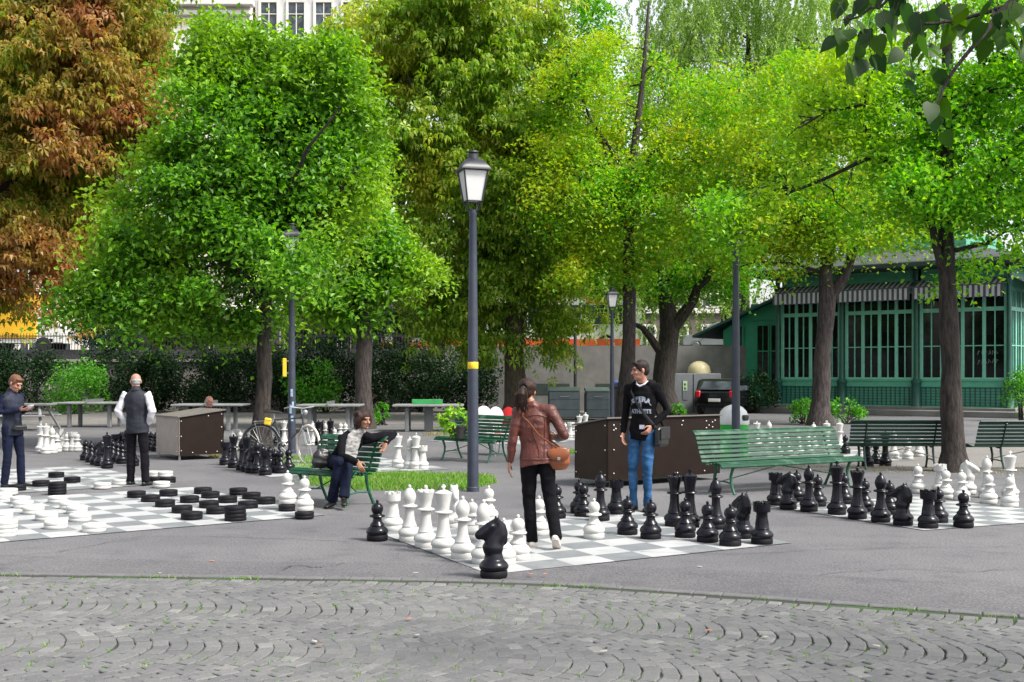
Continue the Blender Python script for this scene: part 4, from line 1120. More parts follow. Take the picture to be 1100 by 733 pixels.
    q0=[(-e,-1.35,zr),(LW+e,-1.35,zr),(LW+e,D+1.1,zr),(-e,D+1.1,zr)]; q1=[(2.2,2.4,7.1),(LW-2.2,2.4,7.1),(LW-2.2,D-2.4,7.1),(2.2,D-2.4,7.1)]
    b.add(q0+q1,[(0,1,5,4),(1,2,6,5),(2,3,7,6),(3,0,4,7),(4,5,6,7),(3,2,1,0)]); b.build('roof',M['cafe_roof'],t)
    b=MB(); b.box((LW/2,D/2,7.45),(LW-5,D-5.4,.75),None,0,.02); b.build('lantern',M['cafe_green'],t)
    # body walls at back
    b=MB(); b.box((LW/2,D-.1,3.2),(LW,.3,5.7)); b.box((.1,D/2+.4,3.2),(.3,D-1.2,5.7)); b.build('wall',M['cafe_annex'],t)
    # annex lean-to at the left: own wall, roof and windows
    aw=3.3; an=MB(); 
    an.prism([(-.12,1.0,.25),(-.12,1.0,5.2),(-2.1,1.0,4.45),(-aw,1.0,3.75),(-aw,1.0,.25)],(0,6.0,0)); an.build('annex_wall',M['cafe_annex'],t)
    b=MB(); b.prism([(-.08,.55,5.35),(-.08,.55,5.22),(-aw-1.4,.55,3.42),(-aw-1.4,.55,3.54)],(0,7.2,0)); b.build('annex_roof',M['cafe_dark'],t)
    b=MB(); b.box((-1.0,.965,4.55),(1.7,.05,.75)); b.build('fascia_board',M['cafe_annex'],t)
    for (x0,x1) in ((-1.55,-.95),(-.85,-.3),(-2.6,-2.25)):
        fr=MB(); 
        for x in (x0,x1): fr.box((x,.97,2.6),(.07,.06,2.7))
        for z in (1.25,2.75,3.95): fr.box(((x0+x1)/2,.972,z),(x1-x0-.07,.05,.06))
        fr.box(((x0+x1)/2,.974,2.6),(.035,.04,2.6)); w=fr.build('window',M['cafe_annex'],t)
        g=MB(); g.box(((x0+x1)/2,.985,2.6),(x1-x0,.02,2.64)); g.build('glass',M['glass'],w)
    # white scrawl on a pane of the last bay
    b=MB()
    random.seed(5)
    for r_ in range(2):
        for k in range(6):
            x=LW-1.25+k*.14; z=2.55-r_*.36+random.uniform(-.03,.03)
            b.tube([(x,.072,z-.08),(x+random.uniform(-.02,.06),.072,z+.09),(x+.08,.072,z+random.uniform(-.08,.06))],.010,4)
    b.build('window_lettering',M['scrawl'],t)['kind']='stuff'
cafe()
# ------------------------------------------------------------------ town houses behind
def townhouse(label,x0,x1,y,H,floors,bays,m,zb=2.3,corn=True,dep=14,roof=True):
    t=thing('town_building',label,'building',((x0+x1)/2,y,zb)); Wd=x1-x0
    b=MB(); b.box((0,dep/2,H/2),(Wd,dep,H)); b.build('wall',m,t)
    b=MB()
    b.box((0,-.25,H-.35),(Wd+.8,.9,.5),None,0,.06); b.build('cornice',M['facade_trim'],t)
    for (zz,ww,tt,hh) in ((H-1.1,.3,.5,.35),(4.6,.2,.3,.4),(H*.62,.2,.26,.3)):
        b=MB(); b.box((0,-.1,zz),(Wd+ww,tt,hh),None,0,.03); b.build('string_course',M['facade_trim'],t)
    if roof:
        b=MB(); b.add([(-Wd/2,0,H),(Wd/2,0,H),(Wd/2,dep,H),(-Wd/2,dep,H),(-Wd/2+2,2.6,H+3.4),(Wd/2-2,2.6,H+3.4),(Wd/2-2,dep-2.6,H+3.4),(-Wd/2+2,dep-2.6,H+3.4)],[(0,1,5,4),(1,2,6,5),(2,3,7,6),(3,0,4,7),(4,5,6,7)]); b.build('roof',M['slate'],t)
    fh=(H-1.6)/floors
    for f in range(floors):
        for k in range(bays):
            x=-Wd/2+Wd*(k+.5)/bays; z=fh*f+fh*.55
            w=1.25; h=fh*.56
            fr=MB()
            for s in (-1,1): fr.box((x+s*(w/2+.1),-.05,z),(.2,.14,h+.4))
            fr.box((x,-.05,z+h/2+.13),(w,.14,.2)); fr.box((x,-.12,z-h/2-.1),(w+.6,.3,.16))
            wo=fr.build('window',M['facade_trim'],t)
            gl=MB(); gl.box((x,-.02,z),(w,.06,h)); gl.build('glass',M['win'],wo)
            br=MB(); br.box((x,-.06,z),(.07,.04,h)); br.box((x,-.058,z+h*.18),(w,.035,.06)); br.build('glazing_bar',M['facade_trim'],wo)
    return t
D1=92
townhouse('pale stone town house with cornice above the left trees',pxx(-60,D1),pxx(268,D1),D1,29.0,6,9,M['facade'])
townhouse('white town house beyond the green maple, taller than its neighbour',pxx(270,D1)+.1,pxx(420,D1),D1+1,31.5,6,5,M['facade2'])
townhouse('low brownish building behind the buses and the forked tree',pxx(470,D1),pxx(790,D1),D1+4,9.5,2,9,M['facade_base'])
# ------------------------------------------------------------------ people
def lerp(a,b,t): return a+(b-a)*t
def hand(mb,wrist,d,palm_n,thumb_side,curl=.35,s=1.0):
    """d: direction of the fingers, palm_n: direction the palm faces, thumb_side: direction of the thumb edge"""
    d=Vector(d).normalized(); n=Vector(palm_n); n=(n-d*n.dot(d)).normalized(); u=n.cross(d)
    if u.dot(Vector(thumb_side))<0: u=-u
    w=Vector(wrist)
    mb.tube([w-d*.03*s,w+d*.02*s,w+d*.06*s,w+d*.092*s],[(.026*s,.020*s),(.034*s,.018*s),(.040*s,.016*s),(.038*s,.013*s)],10,side=u,round_cap=True)
    for k,(off,ln) in enumerate(((.030,.070),(.011,.080),(-.010,.074),(-.029,.058))):
        b=w+d*.085*s+u*off*s; pts=[b]; dd=d.copy(); c=curl*(1+.12*k)
        for seg in (.42,.33,.25):
            dd=(dd*math.cos(c)+n*math.sin(c)); pts.append(pts[-1]+dd*ln*seg*s)
            n2=n
        mb.tube(pts,[.0092*s,.0088*s,.008*s,.0068*s],8,round_cap=True)
    b=w+d*.02*s+u*.030*s; p1=b+(d*.6+u*.75+n*.25).normalized()*.038*s; p2=p1+(d*.9+u*.25+n*.35).normalized()*.030*s; p3=p2+(d*.95+n*.4).normalized()*.022*s
    mb.tube([b,p1,p2,p3],[.013*s,.0108*s,.0098*s,.0075*s],8,round_cap=True)
def head_mb(mb,c,rot,s=1.0,female=False):
    """face towards local -y"""
    P=lambda x,y,z:c+rot@Vector((x*s,y*s,z*s))
    mb.ell(P(0,.012,.035),(.074*s,.094*s,.085*s),18,12,0,rot)
    mb.ell(P(0,-.012,-.02),(.063*s,.078*s,.085*s),16,10,0,rot)
    jw=.046 if female else .052
    mb.ell(P(0,-.035,-.075),(jw*s,.052*s,.042*s),14,8,0,rot)
    mb.ell(P(0,-.076,-.093),(.022*s,.018*s,.018*s),10,6,0,rot)
    mb.tube([P(0,-.083,.025),P(0,-.098,-.005),P(0,-.112,-.028)],[.010*s,.012*s,.015*s],8,round_cap=True)
    for sx in (-1,1):
        mb.ell(P(sx*.012,-.100,-.031),(.010*s,.010*s,.008*s),8,5,0,rot)
        mb.ell(P(sx*.078,.012,-.005),(.011*s,.020*s,.032*s),8,6,0,rot)
        mb.ell(P(sx*.034,-.070,-.022),(.024*s,.020*s,.018*s),8,6,0,rot)
    mb.ell(P(0,-.078,.034),(.05*s,.018*s,.012*s),10,6,0,rot)
    mb.ell(P(0,-.086,-.060),(.024*s,.014*s,.013*s),10,6,0,rot)
def face_parts(t,c,rot,s,hairm,brow=True):
    P=lambda x,y,z:c+rot@Vector((x*s,y*s,z*s))
    b=MB()
    for sx in (-1,1): b.ell(P(sx*.032,-.083,.008),(.013*s,.008*s,.0075*s),10,6,0,rot)
    b.build('eyes',M['eye'],t)
    b=MB()
    for sx in (-1,1): b.tube([P(sx*.014,-.093,.024),P(sx*.033,-.092,.030),P(sx*.052,-.078,.024)],[.004*s,.005*s,.003*s],6)
    b.build('eyebrows',hairm,t)
    b=MB(); b.tube([P(-.024,-.090,-.060),P(0,-.100,-.0585),P(.024,-.090,-.060)],[.003*s,.006*s,.003*s],6); b.build('lips',M['lip'],t)
def torso_mb(pel,chest,neck,hipv,shv,prof,n=20):
    """prof: list of (u, rx, ry) with u 0 at pelvis and 1 at neck; quadratic spine through chest"""
    mb=MB(); pts=[];rad=[];
    pel,chest,neck=Vector(pel),Vector(chest),Vector(neck)
    for u,rx,ry in prof:
        if u<0: p=pel+(pel-chest).normalized()*(-u)
        else:
            a=lerp(pel,chest,min(u*1.6,1)) if u<.625 else lerp(chest,neck,(u-.625)/.375)
            q=lerp(lerp(pel,chest,u),lerp(chest,neck,u),u)
            p=a*.6+q*.4
        pts.append(p); rad.append((rx,ry))
    side=(Vector(hipv)+Vector(shv)).normalized()
    mb.tube(pts,rad,n,side=side,round_cap=False)
    return mb
def person(label,J,cloth,hair,skin,hs=1.0,female=False,head_rot=None,group=None,extra=None,name='person',hand_s=1.0):
    """J: joints in world coordinates"""
    V_=lambda k:Vector(J[k])
    root=thing(name,label,'person',J['root'],0,group)
    o=Vector(J['root']); L=lambda k:V_(k)-o
    sk=M[skin]; hr=head_rot or Matrix.Identity(3)
    pel,chest,neck,head=L('pelvis'),L('chest'),L('neck'),L('head')
    shv=L('shL')-L('shR'); hpv=L('hipL')-L('hipR')
    # --- skin body
    b=MB(); head_mb(b,head,hr,hs,female)
    nk=.046 if female else .056
    b.tube([neck-(head-neck)*.25,lerp(neck,head,.3),head+hr@Vector((0,.012,-.05))*hs],[nk*1.15,nk,nk*.95],12)
    fw=1.0 if not female else .88
    tp=[(-.08,.10,.08),(0,.135*fw,.095),(.3,.115*fw,.085),(.6,.135*fw,.095),(.85,.13*fw,.08),(1.0,.055,.05)]
    t2=torso_mb(pel,chest,neck,hpv,shv,tp,16); b.add(t2.v,t2.f,0,True)
    for s in 'LR':
        sh,el,wr=L('sh'+s),L('el'+s),L('wr'+s); hp,kn,an=L('hip'+s),L('kn'+s),L('an'+s)
        b.tube([lerp(sh,chest,.25),sh,lerp(sh,el,.4),el,lerp(el,wr,.35),wr],[.045*fw,.044*fw,.040*fw,.035*fw,.034*fw,.024*fw],12,round_cap=True)
        b.tube([lerp(hp,pel,.2),hp,lerp(hp,kn,.5),kn,lerp(kn,an,.35),an],[.07*fw,.072*fw,.06*fw,.045*fw,.046*fw,.033*fw],12,round_cap=True)
        ft=Vector(J['foot'+s]); fq=ft.normalized(); b.tube([an,an+Vector((0,0,-.035))+fq*.03,an+Vector((0,0,-.052))+fq*.09],[(.028,.030),(.026,.022),(.022,.012)],10,round_cap=True)
        hd=J['hand'+s]; hand(b,wr,hd[0],hd[1],hd[2],hd[3],hand_s*(.92 if female else 1.0))
    remeshed(b,'body',sk,.0068,root,2)
    face_parts(root,head,hr,hs,M[hair[0]])
    # --- clothes
    for c in cloth:
        k=c['k']; m=M[c['m']]; nm=c['n']; th=c.get('t',.012); mb=MB()
        if k=='top':
            tt=torso_mb(pel,chest,neck,hpv,shv,[(u,rx,ry) for u,rx,ry in c['prof']],20); mb.add(tt.v,tt.f,0,True)
            sl=c.get('sleeve',1)
            for s in 'LR':
                sh,el,wr=L('sh'+s),L('el'+s),L('wr'+s); w=c.get('w',1)
                if sl==0: continue
                r0=.058*w; pts=[lerp(sh,chest,.35)+Vector((0,0,.01)),sh,lerp(sh,el,.45),lerp(sh,el,.85)]; rr=[.07*w,r0*1.1,.052*w,.048*w]
                if sl>=1: pts+=[el,lerp(el,wr,.3),lerp(el,wr,.93)]; rr+=[.047*w,.046*w,.036*w]
                mb.tube(pts,rr,14,round_cap=True)
                mb.tube([lerp(neck,chest,.10),lerp(neck,sh,.55)+Vector((0,0,-.012)),sh+Vector((0,0,-.004))],[(.060*w,.05*w),(.062*w,.056*w),r0*1.04],12)
                mb.ell(sh,(r0*1.02,)*3,12,8); mb.ell(el,(.047*w,)*3,10,7) if sl>=1 else None
            if c.get('collar'):
                r,h=c['collar']; ax=(head-neck).normalized()
                mb.tube([neck-ax*.03,neck+ax*h*.5,neck+ax*h],[r*1.2,r,r*.97],16)
            if c.get('hood'):
                bk=c['hood']; mb.tube([neck+Vector(p) for p in bk],[.035,.055,.06,.055,.035],12,round_cap=True)
            remeshed(mb,nm,m,.0085,root,9,c.get('fold',.006)*1.5,c.get('ff',9)*.8)
        elif k=='sleeves':
            for s in 'LR':
                sh,el,wr=L('sh'+s),L('el'+s),L('wr'+s); w=c.get('w',1)
                mb=MB(); mb.tube([lerp(sh,chest,.3),sh,lerp(sh,el,.45),el,lerp(el,wr,.35),lerp(el,wr,.95)],[.058*w,.056*w,.052*w,.049*w,.047*w,.036*w],14,round_cap=True)
                remeshed(mb,nm,m,.0085,root,6,.011,8)
        elif k=='legs':
            w=c.get('w',1); 
            mb.tube([lerp(pel,chest,.30),lerp(pel,chest,.12),pel,pel-(chest-pel).normalized()*.07],[(.128*w,.086*w),(.142*w,.098*w),(.152*w,.112*w),(.13*w,.10*w)],18,side=hpv)
            for s in 'LR':
                hp,kn,an=L('hip'+s),L('kn'+s),L('an'+s); ex=(an-kn).normalized()*c.get('hem',.03)
                f=c.get('flare',1.0)
                mb.tube([lerp(hp,pel,.35),hp,lerp(hp,kn,.45),kn,lerp(kn,an,.4),lerp(kn,an,.8),an+ex],[.085*w,.090*w,.078*w,.062*w,.060*w*f,.052*w*f,.054*w*f],14,round_cap=False)
                mb.ell(kn,(.062*w,)*3,12,8); mb.ell(hp,(.09*w,)*3,12,8)
            remeshed(mb,nm,m,.0085,root,6,c.get('fold',.006)*1.6,c.get('ff',10)*.8)
        elif k=='shoes':
            for s in 'LR':
                an=L('an'+s); ft=Vector(J['foot'+s]).normalized(); side=Vector((0,0,1)).cross(ft); up=side.cross(ft)*-1 if False else ft.cross(side)
                mb=MB(); hh=J.get('lift'+s,.075)
                h0=an+ft*(-.05)-up*(hh-.028); 
                mb.tube([h0,h0+ft*.07,h0+ft*.15-up*.006,h0+ft*.225-up*.012],[(.034,.030),(.037,.034),(.043,.026),(.034,.018)],12,side=side,round_cap=True)
                mb.tube([an+up*.0,h0+ft*.045],[.040,.040],10)
                remeshed(mb,nm,m,.009,root,2)
                sb_=MB(); sb_.tube([h0-ft*.01-up*.026,h0+ft*.08-up*.028,h0+ft*.16-up*.027,h0+ft*.235-up*.026],[(.033,.007),(.036,.007),(.044,.007),(.03,.006)],12,side=side,round_cap=True)
                sb_.build('shoe_sole',M[c.get('sole','black_matte')],root)
    # --- hair
    P=lambda x,y,z:head+hr@Vector((x*hs,y*hs,z*hs))
    hm=M[hair[0]]; mb=MB()
    if hair[1] in('short','crop'):
        g=.008 if hair[1]=='short' else .003
        mb.ell(P(0,.020,.046),((.075+g)*hs,(.092+g)*hs,(.080+g)*hs),18,12,0,hr)
        mb.ell(P(0,.052,-.002),((.066+g)*hs,(.060+g)*hs,(.066+g)*hs),14,9,0,hr)
        for sx in (-1,1): mb.ell(P(sx*.066,-.012,.02),(.014*hs,.022*hs,.038*hs),8,6,0,hr)
        if hair[1]=='short': mb.tube([P(-.05,-.06,.092),P(0,-.078,.100),P(.05,-.06,.092)],[.016,.022,.016],8,round_cap=True)
    elif hair[1]=='fringe':
        mb.ell(P(0,.040,.008),(.0765*hs,.071*hs,.050*hs),16,10,0,hr); mb.ell(P(0,.048,-.03),(.062*hs,.052*hs,.035*hs),14,9,0,hr)
        for sx in (-1,1): mb.ell(P(sx*.066,-.0,.005),(.012*hs,.03*hs,.03*hs),8,6,0,hr)
    elif hair[1]=='ponytail':
        mb.ell(P(0,.022,.048),(.094*hs,.110*hs,.094*hs),18,12,0,hr); mb.ell(P(.0,.06,.05),(.08*hs,.07*hs,.07*hs),14,9,0,hr)
        mb.ell(P(0,.055,.0),(.074*hs,.062*hs,.072*hs),14,9,0,hr)
        mb.tube([P(.0,.10,.03),P(.005,.14,.022),P(.01,.168,-.04),P(.012,.150,-.12),P(.01,.14,-.19)],[.036,.030,.046,.042,.014],12,round_cap=True)
        for sx in (-1,1): mb.ell(P(sx*.07,-.005,.01),(.016*hs,.03*hs,.05*hs),8,6,0,hr)
    elif hair[1]=='wavy':
        mb.ell(P(0,.022,.046),(.094*hs,.106*hs,.094*hs),18,12,0,hr)
        rr=random.Random(3)
        for k in range(26):
            a=rr.uniform(-.6,math.pi+.6); z=rr.uniform(-.05,.09)
            mb.ell(P(.08*math.cos(a)*rr.uniform(.85,1.1),.03+.078*math.sin(a),z),(rr.uniform(.026,.044),)*3,8,6)
        for sx in (-1,1):
            mb.tube([P(sx*.075,-.03,.055),P(sx*.088,-.005,.0),P(sx*.085,.02,-.06),P(sx*.075,.04,-.11)],[.024,.040,.044,.022],10,round_cap=True)
    if hair[1]=='wavy':
        rr=random.Random(5)
        for k in range(60):
            a=rr.uniform(-.5,math.pi+.5); z=rr.uniform(.0,.11); r_=.09+.012*rr.random(); p=P(r_*math.cos(a),.03+r_*math.sin(a)*.95,z); pts=[p]
            for q in range(3): pts.append(pts[-1]+hr@Vector((.018*math.cos(q*2+k),.018*math.sin(q*2.3+k),-.030)))
            mb.tube(pts,[.010,.013,.011,.006],6,round_cap=True)
    if hair[1]!='none':
        remeshed(mb,'hair',hm,.0075,root,2,.004,30,(1,1,.5))
    return root
def rotz(a): return Matrix.Rotation(a,3,'Z')
def pose(base,rz,H,local):
    """turn joints given in a 1.75 m figure facing -y into world coordinates"""
    s=H/1.75; rm=rotz(rz); J={}
    for k,v in local.items():
        if k.startswith('hand'): J[k]=(rm@Vector(v[0]),rm@Vector(v[1]),rm@Vector(v[2]),v[3])
        elif k.startswith('foot'): J[k]=rm@Vector(v)
        elif k.startswith('lift'): J[k]=v
        else: J[k]=Vector(base)+rm@(Vector(v)*s)
    J['root']=Vector(base)
    return J
STAND=dict(pelvis=(0,0,.95),chest=(0,-.005,1.22),neck=(0,.02,1.475),head=(0,-.02,1.625),
  shL=(.185,.015,1.415),shR=(-.185,.015,1.415),elL=(.225,.03,1.13),elR=(-.225,.03,1.13),wrL=(.225,-.04,.89),wrR=(-.225,-.04,.89),
  hipL=(.085,0,.92),hipR=(-.085,0,.92),knL=(.10,-.015,.50),knR=(-.10,-.015,.50),anL=(.11,.02,.085),anR=(-.11,.02,.085),
  footL=(.2,-1,0),footR=(-.2,-1,0),
  handL=((0,-.1,-1),(-1,0,0),(0,-1,0),.3),handR=((0,-.1,-1),(1,0,0),(0,-1,0),.3))
JACK=[(-.14,.165,.118),(-.06,.168,.12),(.08,.160,.115),(.25,.148,.108),(.42,.158,.115),(.62,.178,.125),(.8,.178,.112),(.9,.150,.095),(1.0,.078,.072)]
FJACK=[(-.10,.158,.112),(0,.155,.11),(.15,.138,.10),(.35,.132,.096),(.55,.152,.108),(.75,.158,.102),(.88,.138,.085),(1.0,.062,.060)]
# P1 the man with the phone, facing right
b1=G(13,523.5); q=dict(STAND)
q.update(head=(0,-.075,1.605),neck=(0,.005,1.475),elL=(.20,.03,1.16),elR=(-.20,.03,1.16),wrL=(.06,-.24,1.20),wrR=(-.07,-.24,1.20),
 handL=((-.25,-1,.12),(-.2,.1,1),(.3,0,1),.35),handR=((.25,-1,.12),(.2,.1,1),(-.3,0,1),.35),
 anL=(.12,-.06,.085),knL=(.11,-.06,.50),anR=(-.10,.05,.085))
rz1=R(66); J1=pose(b1,rz1,1.70,q)
p1=person('man in a navy vest and dark jeans looking down at his phone',J1,
 [dict(k='sleeves',m='navy',n='sweater',w=1.05),dict(k='top',m='navy_vest',n='vest',prof=[(u,rx*(1.2 if .7<u<.95 else 1.0),ry*1.04) for u,rx,ry in JACK],sleeve=0,collar=(.066,.07),fold=.007,ff=8),
  dict(k='legs',m='denim_dark',n='jeans',w=1.0,flare=1.05),dict(k='shoes',m='shoe_black',n='shoe')],('hair_ginger','short'),'skin_pink',
 head_rot=rotz(rz1)@Matrix.Rotation(R(28),3,'X'))
ph=Vector(J1['wrL'])*.5+Vector(J1['wrR'])*.5+rotz(rz1)@Vector((0,-.12,.035))
t=thing('phone','small pale phone held by the man in the navy vest','phone',ph,rz1)
MB().box((0,0,0),(.068,.135,.009),Matrix.Rotation(R(-35),3,'X'),0,.003).build('case',M['label_white'],t)
MB().box((0,-.004,.006),(.060,.115,.002),Matrix.Rotation(R(-35),3,'X'),0,0).build('screen',M['win'],t)
wb=thing('belt_bag','dark belt bag at the waist of the man with the phone','bag',Vector(b1)+rotz(rz1)@Vector((0,-.16,.90)),rz1)
MB().box((0,0,0),(.24,.07,.075),None,0,.02).build('pouch',M['leather_black'],wb); MB().box((0,-.036,.02),(.2,.006,.006)).build('zip',M['steel'],wb)
# P2 the man in the waistcoat, seen from behind
b2=G(147,521.5); q=dict(STAND)
q.update(pelvis=(-.01,0,.95),head=(.035,-.035,1.612),elL=(.285,.06,1.15),elR=(-.285,.06,1.15),wrL=(.165,-.03,.955),wrR=(-.17,-.03,.955),
 handL=((-.25,-.25,-1),(-1,0,0),(0,-1,0),.5),handR=((.25,-.25,-1),(1,0,0),(0,-1,0),.5),
 anL=(.115,-.02,.085),anR=(-.165,.05,.085),knL=(.10,-.02,.5),knR=(-.125,.0,.5))
rz2=R(172); J2=pose(b2,rz2,1.72,q)
person('bald man in charcoal quilted waistcoat and white shirt, hands in his pockets',J2,
 [dict(k='sleeves',m='shirt_white',n='shirt_sleeve',w=1.12),dict(k='top',m='vest_grey',n='waistcoat',prof=[(u,rx*(1.22 if .7<u<.95 else 1.05),ry*1.06) for u,rx,ry in JACK],sleeve=0,collar=(.070,.055),fold=.009,ff=8),
  dict(k='legs',m='cloth_ink',n='trousers',w=1.03,flare=1.12),dict(k='shoes',m='shoe_black',n='shoe')],('hair_grey','fringe'),'skin_pink',
 head_rot=rotz(rz2+R(36))@Matrix.Rotation(R(10),3,'X'))
# P4 the woman in the leather jacket walking away
b4=G(577,588.5); q=dict(STAND)
q.update(pelvis=(0,0,.96),head=(.10,-.035,1.605),neck=(.06,.0,1.47),chest=(.03,-.01,1.22),shL=(.205,.02,1.40),shR=(-.135,.02,1.415),
 elL=(.255,.05,1.12),wrL=(.285,.0,.875),elR=(-.285,.05,1.16),wrR=(-.20,-.20,1.12),handR=((.5,-.85,.1),(1,.3,-.2),(0,-.3,1),.5),handL=((.08,-.1,-1),(-1,0,0),(0,-1,0),.25),
 hipL=(.08,0,.93),hipR=(-.09,0,.93),knL=(.085,-.05,.50),anL=(.055,-.02,.085),knR=(-.135,.0,.51),anR=(-.20,.19,.145),
 footL=(.1,-1,0),footR=(-.1,-.82,-.55),liftR=.075)
rz4=R(176); J4=pose(b4,rz4,1.66,q)
person('woman in a reddish brown leather jacket and black trousers walking away across the board',J4,
 [dict(k='top',m='leather_red',n='leather_jacket',prof=[(-.10,.180,.136),(-.02,.176,.132),(.1,.160,.120),(.3,.150,.112),(.55,.162,.118),(.75,.166,.112),(.9,.142,.09),(1.0,.07,.066)],w=1.03,collar=(.064,.035),fold=.008,ff=9),
  dict(k='legs',m='cloth_black',n='trousers',w=1.04,flare=1.0),dict(k='shoes',m='shoe_white',n='shoe',sole='shoe_white')],('hair_brown','ponytail'),'skin_tan',female=True,hs=.97,
 head_rot=rotz(rz4+R(-14))@Matrix.Rotation(R(8),3,'X'))
jk=[c for c in bpy.data.objects if c.name.startswith('leather_jacket')][0]; wom=jk.parent; r4=rotz(rz4)
def seam(pts,rad,nm,m,off=.004):
    out=[]
    for (x,z) in pts:
        o0=r4@Vector((x,.6,z)); hit,loc,nr,ix=jk.ray_cast(o0,r4@Vector((0,-1,0)))
        if hit: out.append(loc+nr*off)
    if len(out)>2:
        b=MB(); b.tube(out,rad,6); b.build(nm,m,wom)
sm_=M['leather_red']
seam([(x*.01,1.30-.0006*x*x*.3) for x in range(-15,16,2)],.004,'yoke_seam',sm_)
seam([(.005+.03*math.sin(k*.4),1.28-k*.03) for k in range(15)],.0035,'back_seam',sm_)
seam([(-.075,1.27-k*.03) for k in range(14)],.0035,'side_seam',sm_); seam([(.085,1.27-k*.03) for k in range(14)],.0035,'side_seam',sm_)
seam([(x*.01,.875) for x in range(-15,16,2)],.007,'hem',sm_,.002)
hd=Vector(J4['head'])-Vector(J4['root']); hr4=rotz(rz4+R(-14))@Matrix.Rotation(R(8),3,'X')
b=MB(); b.tube([hd+hr4@Vector((.03*math.cos(a),.135+.0*a,.025+.034*math.sin(a))) for a in [k*math.pi/6 for k in range(13)]],.011,8); b.build('hair_band',M['cloth_black'],wom)
rd_=random.Random(8); b=MB()
for k in range(26):
    a=rd_.uniform(-1.2,1.2); x0=.05*math.sin(a); 
    b.tube([hd+hr4@Vector((x0*.6,.14+.02*math.cos(a),.02)),hd+hr4@Vector((x0*1.2+rd_.gauss(0,.008),.185,-.05)),hd+hr4@Vector((x0*1.1+rd_.gauss(0,.014),.165,-.13)),hd+hr4@Vector((x0*.8+rd_.gauss(0,.022),.145,-.21+rd_.gauss(0,.02)))],[.007,.009,.008,.003],5)
b.build('ponytail_strands',M['hair_brown'],wom)['kind']='stuff'
hipw=Vector(b4)+rotz(rz4)@Vector((-.215,.045,.885))
t=thing('shoulder_bag','tan leather shoulder bag hanging at the hip of the walking woman','bag',hipw,rz4)
b=MB(); b.tube([(0,0,-.09),(0,0,-.055),(0,0,.03),(0,0,.08)],[(.088,.035),(.112,.055),(.108,.05),(.092,.03)],18,side=(1,0,0),round_cap=True); remeshed(b,'pouch',M['leather_tan'],.008,t,2)
b=MB(); b.tube([(0,.054,.085),(0,.066,.04),(0,.064,-.01)],[(.104,.008),(.108,.008),(.085,.008)],14,side=(1,0,0),round_cap=True); b.build('flap',M['leather_tan'],t)
b=MB(); b.box((0,.076,-.005),(.03,.008,.03),None,0,.003); b.build('clasp',M['steel'],t)
b=MB(); sL=rotz(-rz4)@(Vector(J4['shL'])-hipw); 
ch=rotz(-rz4)@(Vector(J4['chest'])-hipw)
b.tube([(.02,.04,.10),ch+Vector((-.05,.145,-.05)),ch+Vector((.05,.15,.08)),sL+Vector((-.06,.105,-.04)),sL+Vector((-.065,.03,.066)),sL+Vector((-.06,-.08,.0)),ch+Vector((.02,-.14,.02)),(.0,-.04,.10)],[(.010,.004)]*8,8); b.build('strap',M['leather_tan'],t)
# P5 the man in the hoodie
b5=G(690,549.5); q=dict(STAND)
q.update(pelvis=(.0,0,.95),chest=(.02,.01,1.22),neck=(.0,.02,1.475),head=(-.01,-.03,1.625),elR=(-.225,.02,1.14),wrR=(-.20,-.09,.90),handR=((.05,-.2,-1),(1,0,0),(0,-1,0),.35),
 elL=(.275,.09,1.16),wrL=(.15,-.07,.985),handL=((-.35,-.55,-.8),(-1,.2,0),(0,-1,.3),.5),knL=(.085,-.05,.5),anL=(.06,.03,.085),anR=(-.10,-.02,.085),knR=(-.10,-.04,.5))
rz5=R(-32); J5=pose(b5,rz5,1.88,q)
hod=person('man in a black printed hoodie and blue jeans looking left across the board',J5,
 [dict(k='top',m='cloth_black',n='hoodie',prof=[(u,rx*1.0,ry*1.06) for u,rx,ry in JACK],w=1.05,fold=.009,ff=8,hood=[rotz(rz5)@Vector(p) for p in ((-.10,-.03,-.01),(-.09,.07,.0),(0,.115,-.01),(.09,.07,.0),(.10,-.03,-.01))]),
  dict(k='legs',m='denim',n='jeans',w=.98,flare=.98,fold=.010,ff=9),dict(k='shoes',m='shoe_black',n='shoe')],('hair_dark','short'),'skin_pink',
 head_rot=rotz(rz5+R(-48))@Matrix.Rotation(R(6),3,'X'))
# printed lettering on the chest: glyphs bent onto the cloth
def chest_text(txt,size,z,arc,yoff,xoff=0):
    cu=bpy.data.curves.new('chest_lettering','FONT'); cu.body=txt; cu.size=size; cu.align_x='CENTER'; cu.extrude=.0015; cu.offset=.004; cu.space_character=.98
    ob=bpy.data.objects.new('tmp',cu); COL.objects.link(ob)
    dg=bpy.context.evaluated_depsgraph_get(); me=bpy.data.meshes.new_from_object(ob.evaluated_get(dg)); bpy.data.objects.remove(ob)
    rm=rotz(rz5); base=Vector(J5['chest'])-Vector(J5['root'])
    # ray against the hoodie so that the print lies on it
    hobj=[c for c in hod.children if c.name.startswith('hoodie')][0]
    for v in me.vertices:
        x,y,e=v.co; zz=z+y-arc*(x*x)
        o0=base+rm@Vector((x+xoff,-.5,zz)); hit,loc,nr,ix=hobj.ray_cast(o0,rm@Vector((0,1,0)))
        if not hit: loc=base+rm@Vector((x+xoff,-.13,zz))
        v.co=loc+rm@Vector((0,-.003-max(e,0)*.6,0))
    me.materials.clear(); me.materials.append(M['print_white']); link('chest_print',me,hod)
chest_text('RIBERA',.085,.055,2.6,0); chest_text('9',.12,-.035,0,0); chest_text('ATHLETI',.068,-.092,0,0)
b=MB(); rm=rotz(rz5); base=Vector(J5['chest'])-Vector(J5['root']); hobj=[c for c in hod.children if c.name.startswith('hoodie')][0]
hit,loc,nr,ix=hobj.ray_cast(base+rm@Vector((.03,-.5,-.26)),rm@Vector((0,1,0)))
